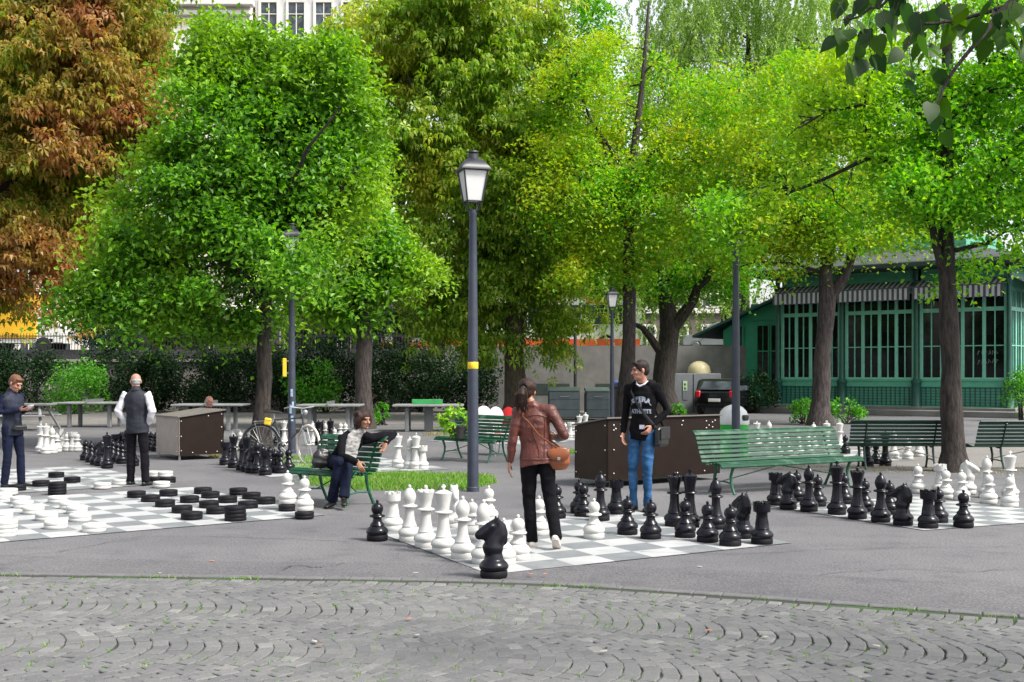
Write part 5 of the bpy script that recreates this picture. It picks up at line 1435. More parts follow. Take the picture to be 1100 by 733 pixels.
b.box((loc if hit else base+rm@Vector((.03,-.14,-.26)))+rm@Vector((0,-.006,0)),(.066,.006,.05),rm); b.build('hem_label',M['label_white'],hod)
b=MB(); c0=Vector(J5['neck'])-Vector(J5['root']); b.tube([c0+rm@Vector(p) for p in ((-.075,-.02,.03),(-.05,-.075,-.01),(0,-.095,-.035),(.05,-.075,-.01),(.075,-.02,.03))],[.010,.013,.015,.013,.010],10,round_cap=True); remeshed(b,'white_collar',M['shirt_white'],.008,hod,2)
bag=Vector(b5)+rm@Vector((.235,.05,.93)); t=thing('messenger_bag','black leather messenger bag at the side of the hoodie man','bag',bag,rz5)
b=MB(); b.box((0,0,0),(.10,.27,.24),None,0,.03); b.build('pouch',M['leather_black'],t)
b=MB(); b.box((.054,0,.045),(.012,.26,.15),None,0,.005); b.build('flap',M['leather_black'],t)
b=MB(); sr=rotz(-rz5)@(Vector(J5['shR'])-bag); ch=rotz(-rz5)@(Vector(J5['chest'])-bag)
b.tube([(-.02,-.12,.11),ch+Vector((.09,-.155,-.12)),ch+Vector((-.02,-.165,.03)),sr+Vector((.09,-.115,-.03)),sr+Vector((.085,-.02,.072)),sr+Vector((.09,.09,0)),ch+Vector((.02,.15,.05)),(-.02,.12,.11)],[(.018,.004)]*8,8,side=(0,0,1)); b.build('strap',M['leather_black'],t)
# P3 the seated woman (world joints by eye on the bench)
q3=dict(root=Vector((-2.25,15.0,0)),
 pelvis=W(364,496,15.2),chest=W(375,477,15.12),neck=W(384,463.5,15.07),head=W(390.5,451.5,14.99),
 shR=W(368,471,14.92),shL=W(400,470.5,15.22),elR=W(367,490,14.72),wrR=W(384.5,497,14.52),elL=W(424,466.5,15.38),wrL=W(414.5,476,15.15),
 hipR=W(358,496,15.12),hipL=W(371,496.5,15.28),knR=W(365,496,14.66),knL=W(374,495.5,14.78),anR=W(357,536.5,14.80),anL=W(369.5,533,14.62),
 footR=(-.35,-.93,-.12),footL=(.15,-1,-.2),handR=((.45,-.5,-.75),(.3,.5,-.5),(.6,-.4,.5),.55),handL=((-.35,-.35,-.9),(-.4,-.7,0),(-.9,-.3,.2),.25))
p3=person('seated woman in black jacket and grey scarf with one arm over the bench',q3,
 [dict(k='top',m='cloth_black',n='jacket',prof=[(u,rx*1.1,ry*1.12) for u,rx,ry in FJACK],w=1.02,fold=.008,ff=9),dict(k='legs',m='denim_dark',n='jeans',w=1.06,flare=1.15,fold=.006,hem=.02),
  dict(k='shoes',m='shoe_black',n='shoe')],('hair_brown','wavy'),'skin_tan',female=True,hs=.98,
 head_rot=rotz(R(48))@Matrix.Rotation(R(4),3,'X'))
o=Vector(q3['root']); nk=q3['neck']-o; ch=q3['chest']-o; f=Vector((.25,-.95,0))
b=MB(); n=14
sd=(q3['shL']-q3['shR']).normalized()
ring=[nk+Vector((0,0,-.005))+(sd*math.cos(2*math.pi*k/n)*.082+f*math.sin(2*math.pi*k/n)*.085)+Vector((0,0,.012*math.sin(4*math.pi*k/n))) for k in range(n+1)]
b.tube(ring,[.044]*(n+1),10)
b.tube([nk+f*.085-sd*.05,nk*.55+ch*.45+f*.135-sd*.055,ch+f*.17-sd*.06+Vector((0,0,-.12))],[(.05,.03),(.06,.03),(.065,.018)],10,side=sd,round_cap=True)
b.tube([nk+f*.09+sd*.03,nk*.55+ch*.45+f*.14+sd*.03,ch+f*.17+sd*.035+Vector((0,0,-.16))],[(.055,.032),(.065,.03),(.06,.018)],10,side=sd,round_cap=True)
remeshed(b,'scarf',M['scarf'],.008,p3,2,.012,13,(.8,.8,1.2))
bp=W(352,493,14.32); t=thing('handbag','black soft handbag on the lap of the seated woman','bag',W(345.5,491,15.0),.3)
b=MB(); b.tube([(0,0,-.12),(0,0,-.08),(.01,.01,.0),(.02,.02,.08)],[(.10,.03),(.14,.055),(.125,.05),(.085,.028)],16,side=(1,0,0),round_cap=True); remeshed(b,'pouch',M['leather_black'],.009,t,3,.014,11)
b=MB(); b.tube([(-.06,0,.10),(-.03,.02,.20),(.05,.03,.20),(.08,.02,.09)],.008,6); b.build('handle',M['leather_black'],t)
# P6 the bald man sitting behind the left box
c6=Vector((pxx(221.5,25.4),25.4,0))
q=dict(STAND); dz=-.50
q.update(pelvis=(0,.05,.46),chest=(0,0,.74),neck=(0,-.06,.985),head=(0,-.12,1.10),shL=(.18,-.04,.93),shR=(-.18,-.04,.93),elL=(.24,-.10,.68),elR=(-.24,-.10,.68),wrL=(.10,-.30,.56),wrR=(-.10,-.30,.56),
 hipL=(.09,.03,.47),hipR=(-.09,.03,.47),knL=(.15,-.36,.52),knR=(-.15,-.36,.52),anL=(.13,-.30,.085),anR=(-.13,-.30,.085),handL=((-.4,-.8,-.2),(0,0,-1),(-1,0,0),.3),handR=((.4,-.8,-.2),(0,0,-1),(1,0,0),.3))
J6=pose(c6,R(50),1.75,q)
person('bald grey haired man sitting hunched behind the left storage box',J6,[dict(k='top',m='navy',n='jacket',prof=JACK),dict(k='legs',m='cloth_ink',n='trousers'),dict(k='shoes',m='shoe_black',n='shoe')],('hair_grey','fringe'),'skin_pink',
 head_rot=rotz(R(55))@Matrix.Rotation(R(14),3,'X'))
t=thing('stool','low wooden stool under the man behind the storage box','stool',(c6.x,c6.y,0),.6)
b=MB(); b.box((0,.04,.36),(.42,.36,.04),None,0,.01); b.build('seat',M['bench_shaded'],t)
for sx in (-.16,.16):
    for sy in (-.1,.18):
        b=MB(); b.tube([(sx,sy,.345),(sx*1.1,sy,0)],.02,6); b.build('leg',M['iron_shaded'],t)
# ------------------------------------------------------------------ trees
def unit(v): return v/np.maximum(np.linalg.norm(v,axis=-1,keepdims=True),1e-9)
def leaf_quads(c,size,droop=.35,up=.6,asp=.62,fold=.18,dirs=None):
    n=len(c); s=size*rng.uniform(.65,1.25,(n,1))
    nrm=unit(rng.normal(0,.55,(n,3))+np.array([0,-.12,up]))
    d=dirs if dirs is not None else rng.normal(0,1,(n,3))+np.array([0,0,-droop*2])
    d=unit(d-nrm*(d*nrm).sum(1,keepdims=True)); u=np.cross(nrm,d)
    p0=c-d*s*.5; p2=c+d*s*.5; p1=c+u*s*asp*.5-d*s*.08+nrm*s*fold; p3=c-u*s*asp*.5-d*s*.08+nrm*s*fold
    return np.stack([p0,p1,p2,p3],1).reshape(-1,3)
def leaf_mesh(name,V,m,parent):
    n=len(V)//4
    me=fast_mesh(name,V,np.arange(n*4),np.full(n,4),m); return link(name,me,parent)
def palm_leaves(c,size,k=6):
    """horse-chestnut leaves: k drooping leaflets spread from one stalk"""
    n=len(c); ax=unit(rng.normal(0,.5,(n,3))+np.array([0,-.25,.75]))
    t=unit(np.cross(ax,rng.normal(0,1,(n,3)))); b=np.cross(ax,t); out=[]
    for i in range(k):
        a=2*np.pi*i/k+rng.uniform(-.2,.2,(n,1)); dr=t*np.cos(a)+b*np.sin(a)
        L=size*rng.uniform(.75,1.15,(n,1)); w=L*.34
        tip_dir=unit(dr-ax*.25+np.array([0,0,-.45])); side=unit(np.cross(ax,dr))
        p0=c+dr*L*.06; mid=c+dr*L*.62+ax*L*.06; p2=c+tip_dir*L
        out.append(np.stack([p0,mid+side*w*.5,p2,mid-side*w*.5],1).reshape(-1,3))
    return np.concatenate(out)
def in_ells(P,E):
    best=np.full(len(P),9.)
    for (c,r) in E:
        q=(P-np.array(c))/np.array(r); best=np.minimum(best,np.sqrt((q**2).sum(1)))
    return best
def tree(name,label,base,trunk,E,ncl,nleaf,size,lm,bark,clr=.8,kind='simple',limbs=(),flat=.55,group='park trees',hollow=.45,nbr=60,droop=.35,asp=.62,tw=.014,seed=0,taper=.6,dens=1.15,extra=()):
    """trunk: list of (x,y,z,r) world; E: ellipsoids (centre, radii) that bound the crown; limbs: extra explicit branches"""
    global rng
    rng=np.random.default_rng(100+seed); rd=random.Random(seed)
    root=thing(name,label,'tree',base,0,group); o=np.array(base)
    # cluster centres
    E=[(c,(r[0]*.90,r[1]*.90,r[2]*.89)) for c,r in E]
    for (c,r) in list(E):
        if min(r)<.9*clr: continue
        for k in range(5):
            dv=unit(rng.normal(0,1,3)); dv[2]=abs(dv[2])*.9 if rng.uniform()<.6 else dv[2]; f_=rng.uniform(.24,.42)
            E=E+[(tuple(np.array(c)+dv*np.array(r)*rng.uniform(.78,1.0)),tuple(np.array(r)*f_))]
    vol=np.array([(r[0]*r[1]*r[2])**.8 for c,r in E]); ncl=int(ncl*1.3); pick=rng.choice(len(E),ncl*4,p=vol/vol.sum())
    g=unit(rng.normal(0,1,(ncl*4,3)))*np.cbrt(rng.uniform(hollow**3,1,(ncl*4,1)))
    cc=np.array([E[i][0] for i in pick])+g*np.array([E[i][1] for i in pick])
    q_=in_ells(cc,E); nz_=np.array([mnoise.noise(Vector(p*(.55/max(clr,.3)))+Vector((0,seed*3.1,0))) for p in cc]); cc=cc[(q_>hollow*.8)&(q_<.93+.42*nz_)][:ncl]
    # uneven: drop clusters by noise to leave gaps
    keep=np.array([mnoise.noise(Vector(p*.33)+Vector((seed,0,0)))>-.30 for p in cc]); cc=cc[keep]
    if extra: cc=np.concatenate([cc,np.array([tuple(e) for e in extra])])
    # branches
    tp=[Vector(p[:3]) for p in trunk]; tr=[p[3] for p in trunk]
    b=MB(); off=Vector(o)
    # trunk with flare and slight wobble
    pts=[];rad=[]
    for (p,q,ra,rb) in zip(tp,tp[1:],tr,tr[1:]):
        for k in range(4):
            u=k/4; w=mnoise.noise(p+Vector((0,0,u*2+seed)))*ra*.25
            pts.append(lerp(p,q,u)+Vector((w,w*.5,0))-off); rad.append(lerp(ra,rb,u)*(1+.06*math.sin(7*u+seed)))
    pts.append(tp[-1]-off); rad.append(tr[-1])
    rad[0]*=1.45; rad[1]*=1.12
    b.tube(pts,rad,14); b.build('trunk',bark,root)
    b=MB(); tops=[(p+off,r) for p,r in zip(pts,rad)][len(pts)//2:]
    nodes=[]
    for lb in limbs:
        P=[Vector(p[:3]) for p in lb]; rr=[p[3] for p in lb]; pp=[];r2=[]
        for (p,q,ra,rb) in zip(P,P[1:],rr,rr[1:]):
            for k in range(3):
                u=k/3; pp.append(lerp(p,q,u)+Vector((rd.gauss(0,ra*.25),rd.gauss(0,ra*.25),rd.gauss(0,ra*.25)))*(1 if k else 0)-off); r2.append(lerp(ra,rb,u))
        pp.append(P[-1]-off); r2.append(rr[-1])
        b.tube(pp,r2,8); nodes += [(p+off,r) for p,r in zip(pp,r2)][2:]
    nodes += tops
    idx=list(range(len(cc))); rd.shuffle(idx)
    idx=idx[:int(nbr*1.7)]; idx.sort(key=lambda i:(Vector(cc[i])-tp[-1]).length)
    for i in idx:
        c=Vector(cc[i])
        cand=[(n_,r_) for n_,r_ in nodes if n_.z<c.z+.6] or nodes
        s,sr=min(cand,key=lambda t:(t[0]-c).length+ (0.8 if t[1]<.02 else 0))
        if (s-c).length<.2: continue
        r0=min(sr*.7,.022+(s-c).length*.016)
        m1=lerp(s,c,.35)+Vector((rd.gauss(0,.12),rd.gauss(0,.12),.10*(s-c).length)); m2=lerp(s,c,.7)+Vector((rd.gauss(0,.12),rd.gauss(0,.12),.10*(s-c).length))
        b.tube([s-off,m1-off,m2-off,c-off],[r0,r0*.75,r0*.5,max(r0*.25,.006)],5,cap=False)
        nodes += [(m1,r0*.75),(m2,r0*.5)]
    if b.v: b.build('branches',bark,root)
    # leaves
    n=nleaf; m=len(cc)
    n=int(n*dens*(1.55 if kind!='willow' else 2.0)); size=size*.90; ci=np.repeat(np.arange(m),n); rr=clr*rng.uniform(.6,1.35,(m,1))[ci]
    off3=np.clip(rng.normal(0,.52,(m*n,3)),-1.5,1.5)*rr*np.array([1,1,flat])
    ctr=cc[ci]+off3
    ctr[:,2]-=(off3[:,0]**2+off3[:,1]**2)/np.maximum(rr[:,0],.1)*.35
    if kind=='palm': Vv=palm_leaves(ctr,size)
    elif kind=='willow':
        # hanging strands
        st=cc[rng.integers(0,m,m*6)]+rng.normal(0,clr*.6,(m*6,3)); k=max(4,n//6)
        j=np.arange(k); L=rng.uniform(1.2,3.2,(len(st),1))
        zz=st[:,None,:]+np.stack([np.sin(j[None]*.15+st[:,:1])*.12,np.cos(j[None]*.13+st[:,1:2])*.12,-(j[None]/k)*L],-1)
        ctr=zz.reshape(-1,3)+rng.normal(0,.05,(len(st)*k,3))
        dirs=rng.normal(0,.45,(len(ctr),3))+np.array([0,0,-1.0]); Vv=leaf_quads(ctr,size,asp=.3,dirs=dirs,up=.15)
    else: Vv=leaf_quads(ctr,size,droop=droop,asp=asp)
    leaf_mesh('crown',Vv-o,lm,root)
    return root
def E(px,py,d,rx,ry,dd=None):
    """ellipsoid from its picture centre, radii in picture pixels, depth radius in metres"""
    k=d/F; c=W(px,py,d); return ((c.x,c.y,c.z),(rx*k,dd if dd else rx*k*.8,ry*k))
def T(px,py,d,r): c=W(px,py,d); return (c.x,c.y,c.z,r)
def TB(px,d,r): return (pxx(px,d),d,0,r)
LM={}
LM['maple']=leafmat('leaf_maple_green',[(.035,.11,.010),(.08,.22,.016),(.135,.33,.024),(.25,.46,.05)],patch=[(.19,.36,.022),(.28,.43,.03),(.36,.47,.05)],pscale=.22,pshift=(.46,.64))
LM['chestnut_rust']=leafmat('leaf_chestnut_rust',[(.25,.075,.030),(.36,.135,.055),(.45,.24,.10),(.22,.18,.035),(.30,.10,.04)],patch=[(.10,.20,.016),(.18,.28,.022),(.32,.26,.04),(.42,.32,.06)],pscale=.30,pshift=(.38,.56))
LM['chestnut_olive']=leafmat('leaf_chestnut_olive',[(.070,.16,.010),(.13,.26,.014),(.22,.35,.025),(.40,.46,.09)],patch=[(.24,.36,.022),(.38,.44,.045),(.46,.40,.04)],pscale=.22,pshift=(.5,.66))
LM['yellowgreen']=leafmat('leaf_yellow_green',[(.07,.24,.010),(.12,.34,.014),(.20,.44,.02),(.30,.48,.035),(.34,.32,.03)],patch=[(.26,.46,.018),(.38,.50,.025),(.44,.38,.025),(.20,.42,.02)],pscale=.35,pshift=(.47,.62))
LM['lime']=leafmat('leaf_lime',[(.06,.22,.010),(.11,.34,.014),(.19,.44,.018),(.30,.50,.035)],patch=[(.28,.46,.018),(.40,.46,.022),(.22,.44,.02)],pscale=.3,pshift=(.52,.66))
LM['mid']=leafmat('leaf_mid_green',[(.045,.17,.010),(.075,.26,.013),(.13,.36,.018),(.22,.42,.04)],patch=[(.20,.40,.018),(.34,.46,.035)],pscale=.4,pshift=(.54,.68))
LM['willow']=leafmat('leaf_willow',[(.14,.26,.04),(.22,.36,.06),(.30,.44,.10),(.38,.48,.16)],pscale=.3)
LM['dark']=leafmat('leaf_dark_shrub',[(.004,.014,.004),(.007,.026,.007),(.013,.045,.010),(.028,.080,.020)],trans=.2,rough=.6,spec=.2)  # evergreen leaf tones taken near black to hold the shade under the trees
LM['bush']=leafmat('leaf_bright_bush',[(.03,.14,.008),(.06,.24,.012),(.10,.34,.02),(.18,.42,.05)],trans=.35)
LM['overhang']=leafmat('leaf_overhang',[(.012,.036,.010),(.020,.055,.010),(.035,.09,.008),(.065,.13,.008)],trans=.5,rough=.5,spec=.3)
# green maple pair at left
d=26.5
tree('maple_tree','bright green maple left of the blue-grey lamp, trunk behind the bicycle',(pxx(281,d),d,0),[TB(280,d,.20),T(284,380,d,.165),T(287,300,d,.14),T(284,180,d,.09),T(280,80,d,.035)],
 [E(265,150,d,120,118),E(232,225,d,140,78),E(255,70,d,70,62),E(330,95,d,82,70),E(158,310,d,84,62),E(225,325,d,90,48),E(300,240,d,120,80),E(352,170,d,78,80)],
 380,125,.155,LM['maple'],M['bark_dark'],.62,limbs=[[T(285,330,d,.08),T(240,260,d-.8,.055),T(190,210,d-1.2,.03)],[T(286,320,d,.08),T(330,250,d-.6,.055),T(385,180,d-.6,.02)],[T(286,260,d,.07),T(330,160,d-1.9,.04),T(365,115,d-2.3,.015)]],nbr=110,seed=1,extra=[W(x_,y_,d-2.6+.3*(k_%3)) for k_,(x_,y_) in enumerate(((296,282),(332,268),(344,245),(325,295),(310,302),(292,262),(300,292),(284,250)))])
d=36.2
tree('maple_tree','bright green maple with a straight trunk right behind the seated woman',(pxx(390,d),d,0),[TB(390,d,.28),T(391,375,d,.24),T(389,300,d,.18),T(386,230,d,.07)],
 [E(385,290,d,72,70),E(395,235,d,58,50),E(365,322,d,62,44),E(345,255,d,70,60),E(420,280,d,42,40)],
 125,140,.21,LM['maple'],M['bark_plum'],.8,nbr=50,seed=2)
# rust coloured chestnut at far left
d=39
tree('chestnut_tree','rust and olive autumn chestnut at the far left, leaves hanging low',(pxx(-52,d),d+1,0),[TB(-52,d+1,.42),T(-50,330,d+1,.36),T(-45,200,d+.6,.28),T(-30,60,d,.15),T(-20,-60,d,.06)],
 [E(40,100,d,120,120,4),E(-20,230,d,110,110,4),E(60,180,d,92,95,3),E(40,272,d,66,56,2.5),E(-20,285,d,70,50,2.5),E(74,332,d,20,34,1),E(6,338,d,16,26,1),E(110,70,d,72,90,3),E(-60,60,d,110,170,4),E(90,0,d,110,60,3.5),E(140,110,d,40,70,2)],
 330,24,.33,LM['chestnut_rust'],M['bark_dark'],.95,'palm',limbs=[[T(-45,230,d+.5,.16),T(20,190,d-.3,.09),T(80,150,d-.8,.03)],[T(-35,120,d,.13),T(40,70,d-.5,.07),T(110,30,d-.8,.03)]],nbr=90,seed=3)
d=44
tree('chestnut_tree','olive green chestnut crown behind the rust coloured one, top left',(pxx(60,d),d+13,2.3),[(pxx(60,d),d+13,2.2,.4),T(90,300,d+9,.3),T(120,120,d+4,.2),T(150,20,d+1,.08)],
 [E(150,15,d,50,55,2.5),E(110,60,d,70,70,3),E(170,60,d,24,40,1.5),E(60,120,d,90,90,3),E(90,230,d,80,90,3)],
 120,22,.34,LM['chestnut_olive'],M['bark_dark'],.9,'palm',nbr=60,seed=4)
# big chestnut in the middle
d=44.5
tree('chestnut_tree','big olive green chestnut in the centre, trunk behind the leather jacket woman',(pxx(553,d),d+.5,0),[TB(554,d+.5,.46),T(553,380,d+.5,.39),T(552,280,d+.4,.32),T(545,150,d,.22),T(535,30,d,.10)],
 [E(480,110,d,92,110,4),E(560,110,d,78,110,4),E(520,210,d,95,90,4),E(470,270,d,62,75,3),E(575,230,d,60,95,3),E(430,40,d,95,65,4),E(540,15,d,100,60,4),E(545,320,d,58,60,3),E(600,330,d,36,60,2.4),E(440,180,d,60,90,3),E(490,350,d,55,45,2.4)],
 420,21,.34,LM['chestnut_olive'],M['bark_moss'],.95,'palm',limbs=[[T(552,290,d+.4,.22),T(500,210,d-.5,.14),T(455,130,d-1,.06),T(430,60,d-1,.03)],[T(550,240,d+.3,.18),T(600,170,d-.4,.10),T(620,90,d-.8,.04)],[T(546,190,d,.15),T(510,100,d-1,.08),T(490,40,d-1,.03)]],nbr=110,seed=5)
# slim yellow-green tree
d=41
tree('slim_tree','slim dark trunked tree with yellow green leaves behind the hoodie man',(pxx(674,d),d,0),[TB(673,d,.29),T(676,330,d,.23),T(675,250,d,.19),T(680,170,d,.14),T(692,70,d,.08),T(697,2,d,.045)],
 [E(680,140,d,105,95,3.5),E(640,215,d,72,75,3),E(715,215,d,80,70,3),E(610,120,d,55,75,2.5),E(745,130,d,70,80,3),E(670,260,d,70,48,2.6),E(640,300,d,55,50,2.2),E(660,75,d,70,48,2.5),E(590,200,d,42,90,2.5)],
 250,84,.165,LM['yellowgreen'],M['bark_plum'],.85,limbs=[[T(676,260,d,.11),T(655,195,d-.5,.08),T(648,150,d-.8,.03)],[T(677,215,d,.10),T(700,165,d-.6,.06),T(735,130,d-1,.025)],[T(690,80,d,.05),T(710,60,d-.3,.02)],[T(678,190,d,.08),T(635,130,d-1,.05),T(605,60,d-1,.02)]],nbr=95,seed=6)
# forked dark tree
d=46.5
tree('forked_tree','tree with a thick dark forked trunk behind the litter bin and box',(pxx(713,d),d,0),[TB(713,d,.52),T(716,390,d,.43),T(719,350,d,.38),T(712,300,d,.24),T(703,240,d,.12)],
 [E(745,255,d,72,66,3),E(700,235,d,50,50,2.4),E(790,250,d,52,72,2.5),E(740,190,d,70,55,3),E(690,300,d,36,40,2)],
 120,105,.185,LM['mid'],M['bark_dark'],.8,limbs=[[T(719,358,d,.30),T(745,322,d-.2,.20),T(765,285,d-.5,.12),T(785,240,d-.6,.05)],[T(716,385,d,.2),T(690,352,d-.3,.12),T(668,345,d-.5,.06)],[T(712,305,d,.15),T(740,275,d-.6,.08),T(760,255,d-.6,.04)]],nbr=50,seed=7)
# tree before the pavilion
d=38.5
tree('sophora_tree','yellow green tree with hanging tips in front of the green pavilion',(pxx(883,d),d,0),[TB(882,d,.34),T(883,400,d,.28),T(889,320,d,.27),T(887,270,d,.19),T(884,210,d,.12),T(880,150,d,.06)],
 [E(880,190,d,100,72,3.2),E(835,235,d,62,48,2.6),E(925,238,d,70,52,2.6),E(985,225,d,50,45,2.2),E(895,258,d,70,30,2.4),E(800,190,d,52,80,2.6),E(870,110,d,90,55,3),E(780,248,d,40,48,2),E(950,180,d,60,70,2.6),E(880,262,d,80,24,2),E(835,297,d,12,20,.5),E(850,302,d,8,16,.4),E(940,300,d,8,24,.4),E(955,290,d,10,16,.4),E(915,300,d,7,12,.4)],
 220,88,.165,LM['yellowgreen'],M['bark_plum'],.78,limbs=[[T(893,318,d,.21),T(912,285,d-.3,.15),T(930,225,d-.6,.07)],[T(888,285,d,.12),T(865,235,d-.5,.08),T(840,190,d-.8,.03)],[T(886,260,d,.12),T(905,215,d-.8,.07),T(925,160,d-1,.03)]],nbr=80,seed=8)
# hanging tips of that tree
def tips(parent_label,lst,dd,m):
    pass
# near tree at right with crooked limbs
d=20.3
tree('lime_tree','nearest tree at right, rough dark trunk between the two dark benches',(pxx(1026,d),d,0),[TB(1025,d,.205),T(1022,420,d,.172),T(1019,330,d,.155),T(1016,250,d,.125),T(1017,130,d,.12),T(1018,60,d,.09),T(1015,-60,d,.05)],
 [E(1045,185,d,88,72,2),E(1090,120,d,70,90,1.8),E(1010,228,d,50,42,1.4),E(1078,250,d,46,44,1.5),E(985,130,d,62,70,1.8),E(1060,40,d,90,80,2),E(930,60,d,55,60,1.4),E(905,130,d,60,45,1.4),E(1120,180,d,80,120,2),E(1030,300,d,26,20,.7),E(860,170,d,40,35,1.1),E(792,228,d+.3,54,50,1.5),E(800,250,d+.2,40,30,.8),E(960,205,d,56,46,1.4),E(905,90,d,60,50,1.4)],
 300,66,.115,LM['lime'],M['bark_dark'],.5,limbs=[[T(1018,315,d,.08),T(1005,262,d-.1,.07),T(999,228,d-.2,.06),T(1001,224,d-.2,.06),T(975,205,d-.3,.05),T(945,165,d-.4,.04),T(925,130,d-.5,.02)],
  [T(1017,135,d,.06),T(990,122,d-.3,.045),T(930,113,d-.4,.035),T(885,120,d-.4,.028),T(858,138,d-.5,.012)],[T(1018,150,d,.06),T(1042,105,d-.2,.05),T(1062,45,d-.3,.03),T(1070,10,d-.3,.015)],
  [T(945,165,d-.4,.035),T(880,195,d+.3,.03),T(805,225,d+.6,.012)],[T(1018,240,d,.07),T(1050,205,d-.3,.05),T(1085,165,d-.5,.03)],[T(1017,270,d,.05),T(1060,262,d-.3,.035),T(1095,238,d-.4,.015)]],nbr=110,seed=9,extra=[W(x_,y_,d+.3+.25*(k_%3)) for k_,(x_,y_) in enumerate(((770,215),(785,225),(800,220),(780,240),(795,245),(808,238),(790,258),(775,255),(802,262),(788,212),(786,236),(796,232),(791,246)))])
# willow and fillers on the street level
d=60
tree('willow_tree','pale green weeping willow behind the forked tree, top right of centre',(pxx(790,d),d+3,2.3),[(pxx(790,d),d+3,2.2,.5),T(795,250,d+3,.42),T(800,120,d+2,.25),T(805,40,d+1,.1)],
 [E(790,60,d,110,75,5),E(790,-45,d,120,60,5),E(880,-20,d,110,70,5),E(720,15,d,38,45,3),E(850,120,d,110,80,5),E(740,70,d,70,60,4),E(905,60,d,110,75,4),E(770,200,d,60,70,4),E(800,300,d,52,40,3),E(650,310,d,48,40,2.5),E(735,310,d,48,40,2.5),E(860,220,d,60,60,3)],
 330,170,.24,LM['willow'],M['bark'],1.2,'willow',limbs=[[T(797,200,d+2,.2),T(770,130,d,.12),T(730,60,d-1,.05)],[T(800,150,d+2,.2),T(840,80,d,.1),T(880,40,d-1,.04)]],nbr=90,seed=10)
for k,(px,d,top,rx,sd,lm,lab) in enumerate([(330,62,40,95,21,'mid','mid green street tree behind the green maple pair'),(430,64,-40,110,22,'chestnut_olive','tall street tree behind the big olive chestnut, left side'),(600,66,-15,80,23,'mid','loose green street tree whose top shows against the sky'),(1000,72,60,130,24,'mid','green street tree behind the roof of the pavilion'),(-25,62,60,130,25,'dark','dark street tree behind the rust coloured chestnut'),(800,78,-90,150,26,'willow','pale green far tree filling the sky behind the willow'),(715,63,215,48,27,'willow','pale green small street tree behind the fork of the dark tree'),(640,63,225,42,28,'mid','small street tree behind the distant lamp lantern')]):
    hh=(300-top)/2 if top<200 else (338-top)/2
    tree('street_tree',lab,(pxx(px,d),d,2.3),[(pxx(px,d),d,2.2,.35),T(px,240,d,.28),T(px+4,(240+top)/2,d,.15),T(px,top+30,d,.05)],
     [E(px,top+hh,d,rx,hh,4),E(px-rx*.5,top+hh*1.3,d,rx*.55,hh*.6,3),E(px+rx*.5,top+hh*1.25,d,rx*.55,hh*.6,3)],120,90,.30,LM[lm],M['bark_dark'],1.15,nbr=40,seed=sd,group='street trees behind the wall')
